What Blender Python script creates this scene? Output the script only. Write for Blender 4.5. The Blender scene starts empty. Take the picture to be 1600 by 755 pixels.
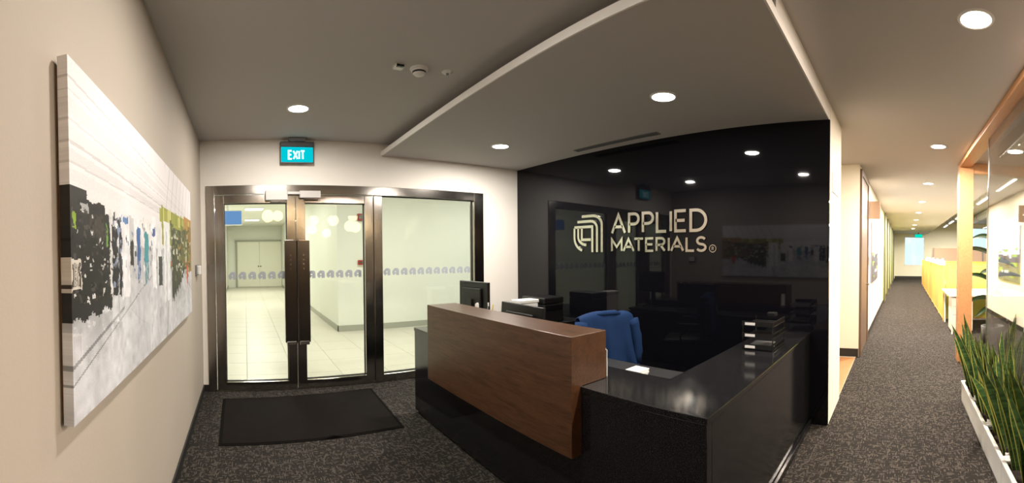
import bpy, bmesh, math, random
import numpy as np
from mathutils import Matrix, Vector

SC = bpy.context.scene
COL = SC.collection
PI = math.pi

# ------------------------------------------------------------------ camera
F = 650.4465          # cylinder radius in pixels of the 1600 x 755 frame
XV, YH = 383.29, 408.76
PITCH, ROLL = -0.0186, 0.0069
EYE = 1.5
cam = bpy.data.cameras.new('camera')
cam.type = 'PANO'
cam.panorama_type = 'CENTRAL_CYLINDRICAL'
cam.central_cylindrical_radius = 1.0
cam.central_cylindrical_range_u_min = -800 / F
cam.central_cylindrical_range_u_max = 800 / F
cam.central_cylindrical_range_v_min = -(755 - YH) / F
cam.central_cylindrical_range_v_max = YH / F
cam.clip_start = 0.02
cam.clip_end = 200
camo = bpy.data.objects.new('camera', cam)
COL.objects.link(camo)


def _unrot(x3, y2, z3):
    x_ = x3 * math.cos(ROLL) + z3 * math.sin(ROLL)
    z2 = -x3 * math.sin(ROLL) + z3 * math.cos(ROLL)
    yy = y2 * math.cos(PITCH) - z2 * math.sin(PITCH)
    z = y2 * math.sin(PITCH) + z2 * math.cos(PITCH)
    t = (800 - XV) / F
    return Vector((x_ * math.cos(t) + yy * math.sin(t), -x_ * math.sin(t) + yy * math.cos(t), z))


_r, _f, _u = _unrot(1, 0, 0), _unrot(0, 1, 0), _unrot(0, 0, 1)
camo.matrix_world = Matrix(((_r.x, _u.x, -_f.x, 0), (_r.y, _u.y, -_f.y, 0), (_r.z, _u.z, -_f.z, EYE), (0, 0, 0, 1)))
SC.camera = camo

# ------------------------------------------------------------------ world and exposure
w = bpy.data.worlds.new('world')
SC.world = w
w.use_nodes = True
w.node_tree.nodes['Background'].inputs[0].default_value = (0.72, 0.89, 1.0, 1)
w.node_tree.nodes['Background'].inputs[1].default_value = 1.25
SC.view_settings.view_transform = 'Standard'
SC.view_settings.look = 'None'
SC.view_settings.gamma = 1.0
SC.view_settings.use_curve_mapping = False
SC.view_settings.exposure = 0.0

P_RECEPTION = 30.0     # watts of one reception downlight
P_CORRIDOR = 220.0
P_LOBBY = 44.0
P_OFFICE = 140.0
C_RECEPTION = (1.0, 0.93, 0.84)
C_CORRIDOR = (1.0, 0.86, 0.73)
C_LOBBY = (1.0, 0.985, 0.91)
C_OFFICE = (1.0, 0.93, 0.78)

# ------------------------------------------------------------------ room constants (metres)
XL = -0.489           # left wall
YD = 4.637            # wall with the glass doors
XB = 3.558            # black feature wall
YE = 0.607            # corridor wall line
ZC = 2.80             # main ceiling
ZD = 2.66             # lowered ceiling over the desk
XD = 1.58             # edge of the lowered ceiling
TC = Matrix.Translation((4, 0, 0)) @ Matrix.Rotation(-0.013, 4, 'Z') @ Matrix.Translation((-4, 0, 0))   # the corridor turns a hair

# ------------------------------------------------------------------ materials
MATS = {}


def srgb(r, g, b):
    def c(v):
        v /= 255.0
        return v / 12.92 if v <= 0.04045 else ((v + 0.055) / 1.055) ** 2.4
    return (c(r), c(g), c(b))


def mat(name, col, rough=0.5, metal=0.0, spec=0.5, bump=0.0, bscale=60.0, var=0.0, vscale=4.0, emit=None, estr=0.0, coat=0.0):
    if name in MATS:
        return MATS[name]
    m = bpy.data.materials.new(name)
    m.use_nodes = True
    nt = m.node_tree
    b = nt.nodes['Principled BSDF']
    b.inputs['Base Color'].default_value = (*col, 1)
    b.inputs['Roughness'].default_value = rough
    b.inputs['Metallic'].default_value = metal
    b.inputs['Specular IOR Level'].default_value = spec
    b.inputs['Coat Weight'].default_value = coat
    if emit:
        b.inputs['Emission Color'].default_value = (*emit, 1)
        b.inputs['Emission Strength'].default_value = estr
    if bump or var:
        tc = nt.nodes.new('ShaderNodeTexCoord')
    if var:
        n = nt.nodes.new('ShaderNodeTexNoise')
        n.inputs['Scale'].default_value = vscale
        n.inputs['Detail'].default_value = 4
        nt.links.new(tc.outputs['Object'], n.inputs['Vector'])
        mx = nt.nodes.new('ShaderNodeMix')
        mx.data_type = 'RGBA'
        mx.inputs['A'].default_value = (*[max(0, c * (1 - var)) for c in col], 1)
        mx.inputs['B'].default_value = (*[min(1, c * (1 + var)) for c in col], 1)
        nt.links.new(n.outputs['Fac'], mx.inputs['Factor'])
        nt.links.new(mx.outputs['Result'], b.inputs['Base Color'])
    if bump:
        n2 = nt.nodes.new('ShaderNodeTexNoise')
        n2.inputs['Scale'].default_value = bscale
        n2.inputs['Detail'].default_value = 3
        nt.links.new(tc.outputs['Object'], n2.inputs['Vector'])
        bp = nt.nodes.new('ShaderNodeBump')
        bp.inputs['Strength'].default_value = bump
        bp.inputs['Distance'].default_value = 0.004
        nt.links.new(n2.outputs['Fac'], bp.inputs['Height'])
        nt.links.new(bp.outputs['Normal'], b.inputs['Normal'])
    MATS[name] = m
    return m


def emission(name, col, strength):
    if name in MATS:
        return MATS[name]
    m = bpy.data.materials.new(name)
    m.use_nodes = True
    nt = m.node_tree
    nt.nodes.clear()
    e = nt.nodes.new('ShaderNodeEmission')
    e.inputs[0].default_value = (*col, 1)
    e.inputs[1].default_value = strength
    o = nt.nodes.new('ShaderNodeOutputMaterial')
    nt.links.new(e.outputs[0], o.inputs[0])
    MATS[name] = m
    return m


def glass(name, tint, gain=1.0):
    m = bpy.data.materials.new(name)
    m.use_nodes = True
    nt = m.node_tree
    nt.nodes.clear()
    tr = nt.nodes.new('ShaderNodeBsdfTransparent')
    tr.inputs[0].default_value = (*tint, 1)
    gl = nt.nodes.new('ShaderNodeBsdfGlossy')
    gl.inputs['Roughness'].default_value = 0.0
    fr = nt.nodes.new('ShaderNodeFresnel')
    ge = nt.nodes.new('ShaderNodeNewGeometry')      # same reflectance on the way in and out of the pane
    mr = nt.nodes.new('ShaderNodeMapRange')
    mr.inputs['To Min'].default_value = 1.5
    mr.inputs['To Max'].default_value = 1 / 1.5
    nt.links.new(ge.outputs['Backfacing'], mr.inputs['Value'])
    nt.links.new(mr.outputs['Result'], fr.inputs['IOR'])
    mu = nt.nodes.new('ShaderNodeMath')
    mu.operation = 'MULTIPLY'
    mu.use_clamp = True
    mu.inputs[1].default_value = gain
    mx = nt.nodes.new('ShaderNodeMixShader')
    o = nt.nodes.new('ShaderNodeOutputMaterial')
    nt.links.new(fr.outputs[0], mu.inputs[0])
    nt.links.new(mu.outputs[0], mx.inputs[0])
    nt.links.new(tr.outputs[0], mx.inputs[1])
    nt.links.new(gl.outputs[0], mx.inputs[2])
    nt.links.new(mx.outputs[0], o.inputs[0])
    MATS[name] = m
    return m


def carpet_mat():
    m = bpy.data.materials.new('carpet')
    m.use_nodes = True
    nt = m.node_tree
    b = nt.nodes['Principled BSDF']
    b.inputs['Roughness'].default_value = 0.95
    b.inputs['Specular IOR Level'].default_value = 0.1
    tc = nt.nodes.new('ShaderNodeTexCoord')

    def brick(rot, off):
        mp = nt.nodes.new('ShaderNodeMapping')
        mp.inputs['Rotation'].default_value = (0, 0, rot)
        mp.inputs['Location'].default_value = (off, off * 0.7, 0)
        nt.links.new(tc.outputs['Object'], mp.inputs['Vector'])
        br = nt.nodes.new('ShaderNodeTexBrick')
        br.offset = 0.5
        br.inputs['Color1'].default_value = (0, 0, 0, 1)
        br.inputs['Color2'].default_value = (1, 1, 1, 1)
        br.inputs['Mortar'].default_value = (0, 0, 0, 1)
        br.inputs['Scale'].default_value = 1.0
        br.inputs['Mortar Size'].default_value = 0.0012
        br.inputs['Mortar Smooth'].default_value = 0.3
        br.inputs['Bias'].default_value = 0.0
        br.inputs['Brick Width'].default_value = 0.034
        br.inputs['Row Height'].default_value = 0.0085
        nt.links.new(mp.outputs[0], br.inputs['Vector'])
        rp = nt.nodes.new('ShaderNodeValToRGB')
        rp.color_ramp.elements[0].position = 0.60
        rp.color_ramp.elements[1].position = 0.80
        nt.links.new(br.outputs['Color'], rp.inputs[0])
        return rp
    r1, r2 = brick(0, 0), brick(PI / 2, 0.37)
    ns = nt.nodes.new('ShaderNodeTexNoise')
    ns.inputs['Scale'].default_value = 24
    nt.links.new(tc.outputs['Object'], ns.inputs['Vector'])
    st = nt.nodes.new('ShaderNodeMath')
    st.operation = 'GREATER_THAN'
    st.inputs[1].default_value = 0.5
    nt.links.new(ns.outputs['Fac'], st.inputs[0])
    mx = nt.nodes.new('ShaderNodeMix')
    mx.data_type = 'RGBA'
    nt.links.new(st.outputs[0], mx.inputs['Factor'])
    nt.links.new(r1.outputs['Color'], mx.inputs['A'])
    nt.links.new(r2.outputs['Color'], mx.inputs['B'])
    fz = nt.nodes.new('ShaderNodeTexNoise')
    fz.inputs['Scale'].default_value = 260
    nt.links.new(tc.outputs['Object'], fz.inputs['Vector'])
    mu = nt.nodes.new('ShaderNodeMath')
    mu.operation = 'MULTIPLY'
    nt.links.new(mx.outputs['Result'], mu.inputs[0])
    nt.links.new(fz.outputs['Fac'], mu.inputs[1])
    cr = nt.nodes.new('ShaderNodeMix')
    cr.data_type = 'RGBA'
    cr.inputs['A'].default_value = (0.020, 0.0175, 0.0155, 1)
    cr.inputs['B'].default_value = (0.155, 0.135, 0.115, 1)
    nt.links.new(mu.outputs[0], cr.inputs['Factor'])
    nt.links.new(cr.outputs['Result'], b.inputs['Base Color'])
    bp = nt.nodes.new('ShaderNodeBump')
    bp.inputs['Strength'].default_value = 0.5
    bp.inputs['Distance'].default_value = 0.003
    nt.links.new(fz.outputs['Fac'], bp.inputs['Height'])
    nt.links.new(bp.outputs['Normal'], b.inputs['Normal'])
    MATS['carpet'] = m
    return m


def wood_mat(name, c0, c1, axis='Y', rough=0.35, scale=1.0):
    m = bpy.data.materials.new(name)
    m.use_nodes = True
    nt = m.node_tree
    b = nt.nodes['Principled BSDF']
    b.inputs['Roughness'].default_value = rough
    tc = nt.nodes.new('ShaderNodeTexCoord')
    mp = nt.nodes.new('ShaderNodeMapping')
    s = {'X': (0.8, 9, 9), 'Y': (9, 0.8, 9), 'Z': (9, 9, 0.8)}[axis]
    mp.inputs['Scale'].default_value = tuple(v * scale for v in s)
    nt.links.new(tc.outputs['Object'], mp.inputs['Vector'])
    n = nt.nodes.new('ShaderNodeTexNoise')
    n.inputs['Scale'].default_value = 2.2
    n.inputs['Detail'].default_value = 8
    n.inputs['Roughness'].default_value = 0.62
    n.inputs['Distortion'].default_value = 1.6
    nt.links.new(mp.outputs[0], n.inputs['Vector'])
    n2 = nt.nodes.new('ShaderNodeTexNoise')
    n2.inputs['Scale'].default_value = 14
    n2.inputs['Detail'].default_value = 5
    nt.links.new(mp.outputs[0], n2.inputs['Vector'])
    ad = nt.nodes.new('ShaderNodeMath')
    ad.operation = 'MULTIPLY_ADD'
    ad.inputs[1].default_value = 0.45
    nt.links.new(n2.outputs['Fac'], ad.inputs[0])
    nt.links.new(n.outputs['Fac'], ad.inputs[2])
    r = nt.nodes.new('ShaderNodeValToRGB')
    r.color_ramp.elements[0].position = 0.45
    r.color_ramp.elements[0].color = (*c0, 1)
    r.color_ramp.elements[1].position = 1.0
    r.color_ramp.elements[1].color = (*c1, 1)
    nt.links.new(ad.outputs[0], r.inputs[0])
    nt.links.new(r.outputs[0], b.inputs['Base Color'])
    bp = nt.nodes.new('ShaderNodeBump')
    bp.inputs['Strength'].default_value = 0.12
    bp.inputs['Distance'].default_value = 0.002
    nt.links.new(ad.outputs[0], bp.inputs['Height'])
    nt.links.new(bp.outputs['Normal'], b.inputs['Normal'])
    MATS[name] = m
    return m


def brushed_mat(name, col, rough=0.26):
    m = mat(name, col, rough, 1.0)
    nt = m.node_tree
    b = nt.nodes['Principled BSDF']
    tc = nt.nodes.new('ShaderNodeTexCoord')
    mp = nt.nodes.new('ShaderNodeMapping')
    mp.inputs['Scale'].default_value = (400, 400, 4)
    n = nt.nodes.new('ShaderNodeTexNoise')
    n.inputs['Scale'].default_value = 1
    nt.links.new(tc.outputs['Object'], mp.inputs['Vector'])
    nt.links.new(mp.outputs[0], n.inputs['Vector'])
    bp = nt.nodes.new('ShaderNodeBump')
    bp.inputs['Strength'].default_value = 0.16
    bp.inputs['Distance'].default_value = 0.001
    nt.links.new(n.outputs['Fac'], bp.inputs['Height'])
    nt.links.new(bp.outputs['Normal'], b.inputs['Normal'])
    return m


def granite_mat():
    m = mat('granite', (0.006, 0.006, 0.007), 0.12, 0, 0.5)
    nt = m.node_tree
    b = nt.nodes['Principled BSDF']
    tc = nt.nodes.new('ShaderNodeTexCoord')
    v = nt.nodes.new('ShaderNodeTexNoise')
    v.inputs['Scale'].default_value = 240
    v.inputs['Detail'].default_value = 2
    nt.links.new(tc.outputs['Object'], v.inputs['Vector'])
    r = nt.nodes.new('ShaderNodeValToRGB')
    r.color_ramp.elements[0].position = 0.55
    r.color_ramp.elements[0].color = (0.006, 0.006, 0.007, 1)
    r.color_ramp.elements[1].position = 0.8
    r.color_ramp.elements[1].color = (0.06, 0.06, 0.065, 1)
    nt.links.new(v.outputs['Fac'], r.inputs[0])
    nt.links.new(r.outputs[0], b.inputs['Base Color'])
    return m


def print_mat(name, rough=0.45):
    """colours of a flat print, read from the mesh's colour attribute"""
    m = bpy.data.materials.new(name)
    m.use_nodes = True
    nt = m.node_tree
    b = nt.nodes['Principled BSDF']
    b.inputs['Roughness'].default_value = rough
    b.inputs['Specular IOR Level'].default_value = 0.3
    a = nt.nodes.new('ShaderNodeAttribute')
    a.attribute_name = 'print'
    nt.links.new(a.outputs['Color'], b.inputs['Base Color'])
    MATS[name] = m
    return m


def leaf_mat():
    m = bpy.data.materials.new('snake_leaf')
    m.use_nodes = True
    nt = m.node_tree
    b = nt.nodes['Principled BSDF']
    b.inputs['Roughness'].default_value = 0.38
    uv = nt.nodes.new('ShaderNodeUVMap')
    sp = nt.nodes.new('ShaderNodeSeparateXYZ')
    nt.links.new(uv.outputs[0], sp.inputs[0])
    d = nt.nodes.new('ShaderNodeMath')
    d.operation = 'SUBTRACT'
    d.inputs[1].default_value = 0.5
    nt.links.new(sp.outputs[0], d.inputs[0])
    ab = nt.nodes.new('ShaderNodeMath')
    ab.operation = 'ABSOLUTE'
    nt.links.new(d.outputs[0], ab.inputs[0])
    r = nt.nodes.new('ShaderNodeValToRGB')
    r.color_ramp.elements[0].position = 0.385
    r.color_ramp.elements[0].color = (0, 0, 0, 1)
    r.color_ramp.elements[1].position = 0.43
    r.color_ramp.elements[1].color = (1, 1, 1, 1)
    nt.links.new(ab.outputs[0], r.inputs[0])
    tc = nt.nodes.new('ShaderNodeTexCoord')
    mp = nt.nodes.new('ShaderNodeMapping')
    mp.inputs['Scale'].default_value = (6, 6, 38)
    nt.links.new(tc.outputs['Object'], mp.inputs['Vector'])
    n = nt.nodes.new('ShaderNodeTexNoise')
    n.inputs['Scale'].default_value = 1.4
    n.inputs['Detail'].default_value = 3
    nt.links.new(mp.outputs[0], n.inputs['Vector'])
    g = nt.nodes.new('ShaderNodeValToRGB')
    g.color_ramp.elements[0].position = 0.38
    g.color_ramp.elements[0].color = (0.018, 0.050, 0.014, 1)
    g.color_ramp.elements[1].position = 0.66
    g.color_ramp.elements[1].color = (0.075, 0.150, 0.040, 1)
    nt.links.new(n.outputs['Fac'], g.inputs[0])
    mx = nt.nodes.new('ShaderNodeMix')
    mx.data_type = 'RGBA'
    mx.inputs['B'].default_value = (0.42, 0.40, 0.09, 1)
    nt.links.new(r.outputs[0], mx.inputs['Factor'])
    nt.links.new(g.outputs[0], mx.inputs['A'])
    nt.links.new(mx.outputs['Result'], b.inputs['Base Color'])
    MATS['snake_leaf'] = m
    return m


M_CARPET = carpet_mat()
M_BEIGE = mat('beige_wall_paint', (0.435, 0.378, 0.318), 0.75, bump=0.10, bscale=90, var=0.03, vscale=2)
M_WHITE_WALL = mat('white_wall_paint', (0.80, 0.765, 0.71), 0.75, bump=0.08, bscale=90)
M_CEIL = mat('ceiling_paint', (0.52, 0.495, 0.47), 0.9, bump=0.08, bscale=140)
M_LIT_EDGE = mat('lit_edge_paint', (0.84, 0.81, 0.77), 0.6)  # paler than the ceiling paint: light on the lowered edge put into the colour
M_CREAM = mat('cream_corridor_paint', (0.84, 0.80, 0.67), 0.7, bump=0.06, bscale=90)
M_BLACKGLASS = mat('black_gloss_panel', (0.0035, 0.0035, 0.005), 0.03, 0, 0.33)
M_BASE = mat('black_skirting', (0.012, 0.011, 0.010), 0.5)
M_STEEL = brushed_mat('brushed_steel', (0.38, 0.355, 0.33), 0.15)
M_DARKSTEEL = brushed_mat('dark_brushed_steel', (0.15, 0.137, 0.128), 0.2)
M_CHROME = mat('polished_chrome', (0.82, 0.81, 0.80), 0.12, 1.0)
M_SIGNMETAL = mat('sign_metal', (0.86, 0.81, 0.72), 0.16, 1.0)
M_GRANITE = granite_mat()
M_WOOD = wood_mat('walnut_veneer', (0.031, 0.0125, 0.0052), (0.112, 0.050, 0.0225), 'Y', 0.32, 1.5)
M_TIMBER = wood_mat('orange_timber', (0.43, 0.20, 0.080), (0.56, 0.29, 0.13), 'X', 0.5)
M_FLOORWOOD = wood_mat('oak_floor', (0.30, 0.135, 0.05), (0.42, 0.21, 0.085), 'Y', 0.4)
M_BROWN = wood_mat('dark_door_veneer', (0.090, 0.055, 0.035), (0.17, 0.11, 0.075), 'Z', 0.45)
M_GLASS = glass('door_glass', (0.965, 0.985, 0.96), 1.0)
M_GLASS2 = glass('partition_glass', (0.95, 0.965, 0.955), 2.0)
M_BLACKPLASTIC = mat('black_plastic', (0.005, 0.005, 0.0055), 0.35)
M_SCREENBLACK = mat('screen_black', (0.004, 0.004, 0.005), 0.1)
M_DARKGREY = mat('dark_grey_plastic', (0.014, 0.014, 0.015), 0.45)
M_WHITEPLASTIC = mat('white_plastic', (0.78, 0.77, 0.74), 0.4)
M_PAPER = mat('paper', (0.82, 0.82, 0.80), 0.8)
M_GREYCARD = mat('grey_card', (0.20, 0.20, 0.20), 0.7)
M_DECAL = mat('frosted_decal', (0.34, 0.37, 0.41), 0.7)
M_MAT = mat('door_mat_pile', (0.0085, 0.006, 0.0052), 0.95, 0, 0.1, bump=0.9, bscale=240, var=0.35, vscale=9)
M_RUBBER = mat('mat_rubber', (0.006, 0.005, 0.0045), 0.95, 0, 0.05)
M_BLUE = mat('blue_fabric', (0.009, 0.031, 0.100), 0.9, 0, 0.2, bump=0.3, bscale=180, var=0.25, vscale=7)
M_GREENSIGN = emission('exit_panel', (0.0, 0.60, 0.70), 1.0)
M_EXITTEXT = emission('exit_letters', (0.72, 1.0, 0.98), 1.25)
M_GREYPLASTIC = mat('grey_plastic', (0.17, 0.17, 0.18), 0.4)
M_EXITGREY = mat('dark_grey_sign_case', (0.07, 0.07, 0.075), 0.5)
M_LAMP = emission('lamp_diffuser', (1.0, 0.96, 0.90), 42.0)
M_LAMPWARM = emission('lamp_diffuser_warm', (1.0, 0.90, 0.74), 42.0)
M_SILVER = mat('silver_paint', (0.52, 0.51, 0.50), 0.35, 0.25)
M_LOUNGE = wood_mat('lounge_panelling', (0.055, 0.030, 0.018), (0.10, 0.06, 0.035), 'Z', 0.6)
M_TRIMWHITE = mat('lamp_trim', (0.75, 0.74, 0.72), 0.4)
M_LANTERN = emission('paper_lantern', (1.0, 0.74, 0.42), 15.0)
M_TILE = mat('lobby_tile', (0.60, 0.565, 0.48), 0.42, 0, 0.5, var=0.05, vscale=1.3)
M_GROUT = mat('grout', (0.45, 0.42, 0.35), 0.8)
M_LOBBYWALL = mat('lobby_wall', (0.78, 0.785, 0.70), 0.6)
M_LOBBYDOOR = mat('lobby_door_paint', (0.80, 0.79, 0.66), 0.4)
M_GREYBASE = mat('grey_skirting', (0.36, 0.36, 0.30), 0.5)
M_SCREENBLUE = emission('blue_display', (0.22, 0.45, 0.90), 0.75)
M_RED = mat('red_plastic', (0.35, 0.02, 0.015), 0.4)
M_SOIL = mat('soil', (0.020, 0.014, 0.010), 0.95, bump=1.0, bscale=90, var=0.5, vscale=40)
M_LEAF = leaf_mat()
M_GREENLEAF = mat('green_leaf', (0.020, 0.055, 0.015), 0.4, var=0.4, vscale=6)
M_YELLOW = mat('yellow_partition_fabric', (0.66, 0.40, 0.06), 0.8, bump=0.1, bscale=200)
M_LIME = mat('lime_partition_fabric', (0.60, 0.58, 0.11), 0.8)
M_ORANGEEDGE = mat('partition_edge', (0.70, 0.42, 0.10), 0.6)
M_WHITETOP = mat('white_desk_top', (0.85, 0.84, 0.80), 0.35)
M_PINKPED = mat('pale_pedestal', (0.80, 0.70, 0.60), 0.45)
M_GREENWALL = mat('green_wall_paint', (0.46, 0.52, 0.20), 0.7)
M_OLIVE = mat('olive_door', (0.10, 0.095, 0.045), 0.6)
M_SERVICE = mat('exposed_ceiling', (0.48, 0.47, 0.44), 0.9)
M_DUCT = mat('galvanised_duct', (0.42, 0.43, 0.42), 0.45, 0.6)
M_GREYBOX = mat('grey_blind_box', (0.06, 0.066, 0.063), 0.8, 0, 0.1)
M_BROWNSCREEN = mat('brown_screen', (0.42, 0.29, 0.22), 0.8)
M_PRINT = print_mat('canvas_print', 0.5)
M_STRIP = emission('strip_lamp', (1.0, 0.97, 0.88), 5.0)
M_CEILEXIT = emission('far_exit_panel', (0.0, 0.65, 0.45), 1.2)

# ------------------------------------------------------------------ mesh helpers


class MB:
    """collects shapes and links them as one mesh object"""

    def __init__(s):
        s.v, s.f, s.uv = [], [], None

    def quadface(s, pts):
        n = len(s.v)
        s.v += [tuple(p) for p in pts]
        s.f.append(tuple(range(n, n + len(pts))))
        return s

    def box(s, x0, x1, y0, y1, z0, z1, bev=0.0):
        if x1 < x0: x0, x1 = x1, x0
        if y1 < y0: y0, y1 = y1, y0
        if z1 < z0: z0, z1 = z1, z0
        bev = min(bev, (x1 - x0) * .45, (y1 - y0) * .45, (z1 - z0) * .45)
        bm = bmesh.new()
        bmesh.ops.create_cube(bm, size=1)
        for v in bm.verts:
            v.co.x = x0 if v.co.x < 0 else x1
            v.co.y = y0 if v.co.y < 0 else y1
            v.co.z = z0 if v.co.z < 0 else z1
        if bev > 0:
            bmesh.ops.bevel(bm, geom=list(bm.edges), offset=bev, segments=2, affect='EDGES', profile=0.5)
        s.bm(bm)
        return s

    def bm(s, bm, M=None):
        n = len(s.v)
        bm.verts.index_update()
        for v in bm.verts:
            c = M @ v.co if M else v.co
            s.v.append((c.x, c.y, c.z))
        for f in bm.faces:
            s.f.append(tuple(n + v.index for v in f.verts))
        bm.free()

    def prism(s, poly, fn, d0, d1):
        """poly: list of (u, v); fn(u, v, d) -> xyz"""
        n = len(s.v)
        k = len(poly)
        s.v += [tuple(fn(u, v, d0)) for u, v in poly] + [tuple(fn(u, v, d1)) for u, v in poly]
        s.f.append(tuple(range(n, n + k)))
        s.f.append(tuple(range(n + 2 * k - 1, n + k - 1, -1)))
        for i in range(k):
            j = (i + 1) % k
            s.f.append((n + i, n + k + i, n + k + j, n + j))
        return s

    def ribbon(s, pts, wd, fn, depth):
        """a mitred flat stroke of width wd raised by depth"""
        P = [Vector(p) for p in pts]
        k = len(P)
        off = []
        for i in range(k):
            a = (P[i] - P[i - 1]).normalized() if i else None
            b = (P[i + 1] - P[i]).normalized() if i < k - 1 else None
            if a is None: a = b
            if b is None: b = a
            t = (a + b)
            t = t.normalized() if t.length > 1e-6 else a
            nrm = Vector((-t.y, t.x))
            c = max(0.35, nrm.dot(Vector((-a.y, a.x))))
            off.append(nrm * (wd / 2 / c))
        n = len(s.v)
        for i in range(k):
            for sg in (1, -1):
                q = P[i] + off[i] * sg
                s.v.append(tuple(fn(q.x, q.y, depth)))
                s.v.append(tuple(fn(q.x, q.y, 0)))
        for i in range(k - 1):
            a = n + 4 * i
            b = a + 4
            s.f += [(a, b, b + 2, a + 2), (a, a + 1, b + 1, b), (a + 2, b + 2, b + 3, a + 3)]
        s.f += [(n, n + 2, n + 3, n + 1), (n + 4 * k - 4, n + 4 * k - 3, n + 4 * k - 1, n + 4 * k - 2)]
        return s

    def lathe(s, prof, cx, cy, cz, seg=32, axis='Z'):
        n = len(s.v)
        k = len(prof)
        for i in range(seg):
            a = 2 * PI * i / seg
            for r, h in prof:
                p = (r * math.cos(a), r * math.sin(a), h)
                if axis == 'X': p = (p[2], p[0], p[1])
                if axis == 'Y': p = (p[0], p[2], p[1])
                s.v.append((cx + p[0], cy + p[1], cz + p[2]))
        for i in range(seg):
            for j in range(k - 1):
                a = n + i * k + j
                b = n + ((i + 1) % seg) * k + j
                s.f.append((a, b, b + 1, a + 1))
        return s

    def tube(s, pts, r, seg=8):
        P = [Vector(p) for p in pts]
        n = len(s.v)
        rr = r if isinstance(r, (list, tuple)) else [r] * len(P)
        up = None
        for i, p in enumerate(P):
            t = (P[min(i + 1, len(P) - 1)] - P[max(i - 1, 0)]).normalized()
            if up is None:
                up = Vector((0, 0, 1)) if abs(t.z) < 0.9 else Vector((1, 0, 0))
            sd = t.cross(up).normalized()
            up = sd.cross(t).normalized()
            for j in range(seg):
                a = 2 * PI * j / seg
                q = p + (sd * math.cos(a) + up * math.sin(a)) * rr[i]
                s.v.append(tuple(q))
        for i in range(len(P) - 1):
            for j in range(seg):
                a = n + i * seg + j
                b = n + i * seg + (j + 1) % seg
                s.f.append((a, b, b + seg, a + seg))
        s.f.append(tuple(range(n + seg - 1, n - 1, -1)))
        s.f.append(tuple(range(n + (len(P) - 1) * seg, n + len(P) * seg)))
        return s

    def mesh(s, name, material, smooth=False):
        me = bpy.data.meshes.new(name)
        me.from_pydata(s.v, [], s.f)
        if material: me.materials.append(material)
        bm = bmesh.new()
        bm.from_mesh(me)
        bmesh.ops.recalc_face_normals(bm, faces=bm.faces)
        bm.to_mesh(me)
        bm.free()
        if smooth:
            for p in me.polygons: p.use_smooth = True
        me.update()
        return me

    def build(s, name, material, parent=None, smooth=False, M=None):
        return link(name, s.mesh(name, material, smooth), parent, M)


def link(name, me, parent=None, M=None):
    o = bpy.data.objects.new(name, me)
    COL.objects.link(o)
    if parent is not None:
        o.parent = parent
        if parent.get('_w'):
            o.matrix_parent_inverse = Matrix.Translation(-Vector(parent['_w']))
    elif M is not None:
        o.matrix_world = M
    return o


def thing(name, label, cat, loc=(0, 0, 0), rot=0.0, group=None, world=True, M=None):
    """an Empty at the thing's base; with world=True its parts are given in room coordinates"""
    o = bpy.data.objects.new(name, None)
    COL.objects.link(o)
    o.empty_display_size = 0.1
    mw = Matrix.Translation(loc) @ Matrix.Rotation(rot, 4, 'Z')
    o.matrix_world = (M @ mw) if M is not None else mw
    o['label'] = label
    o['category'] = cat
    if group: o['group'] = group
    if world: o['_w'] = tuple(float(v) for v in loc)
    return o


def tag(o, label, cat, group=None):
    o['label'] = label
    o['category'] = cat
    if group: o['group'] = group
    return o


def struct(o, label=None):
    o['kind'] = 'structure'
    if label: o['label'] = label
    return o


def arc(cx, cy, rx, ry, a0, a1, n=10):
    return [(cx + rx * math.cos(math.radians(a0 + (a1 - a0) * i / n)), cy + ry * math.sin(math.radians(a0 + (a1 - a0) * i / n))) for i in range(n + 1)]


GLYPH = {
    'A': (0.86, [[(0, 0), (.43, 1), (.86, 0)], [(.15, .34), (.71, .34)]]),
    'P': (0.60, [[(0, 0), (0, 1), (.32, 1)] + arc(.32, .725, .275, .275, 90, -90)[1:] + [(0, .45)]]),
    'L': (0.52, [[(0, 1), (0, 0), (.52, 0)]]),
    'I': (0.0, [[(0, 0), (0, 1)]]),
    'E': (0.56, [[(.56, 1), (0, 1), (0, 0), (.56, 0)], [(0, .52), (.5, .52)]]),
    'D': (0.78, [[(0, .5), (0, 1), (.28, 1)] + arc(.28, .5, .5, .5, 90, -90, 14)[1:] + [(0, 0), (0, .5)]]),
    'M': (0.86, [[(0, 0), (0, 1), (.43, .35), (.86, 1), (.86, 0)]]),
    'T': (0.70, [[(0, 1), (.70, 1)], [(.35, 1), (.35, 0)]]),
    'R': (0.62, [[(0, 0), (0, 1), (.33, 1)] + arc(.33, .735, .265, .265, 90, -90)[1:] + [(0, .47)], [(.30, .47), (.62, 0)]]),
    'S': (0.60, [arc(.31, .745, .27, .255, 25, 270, 12) + arc(.31, .245, .29, .245, 90, -155, 12)[1:]]),
    'X': (0.74, [[(0, 0), (.74, 1)], [(0, 1), (.74, 0)]]),
}


def write(text, fn, u0, v0, width, height, stroke, depth, name, material, parent, gap=0.24):
    """raised lettering; each letter its own mesh"""
    adv = sum(GLYPH[c][0] for c in text) + gap * (len(text) - 1)
    k = (width - stroke) / adv
    h = height - stroke
    kern = {'AT': -.20, 'MA': -.10, 'LS': -.08, 'AL': -.02, 'PL': -.02, 'RI': .04, 'IA': -.08, 'TE': -.02}
    adv += sum(kern.get(text[i:i + 2], 0) for i in range(len(text) - 1))
    k = (width - stroke) / adv
    x = u0 + stroke / 2
    for n_, c in enumerate(text):
        wd, strokes = GLYPH[c]
        m = MB()
        for st in strokes:
            m.ribbon([(x + a * k, v0 + stroke / 2 + b * h) for a, b in st], stroke, fn, depth)
        m.build(name, material, parent)
        x += (wd + gap + kern.get(text[n_:n_ + 2], 0)) * k


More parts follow.
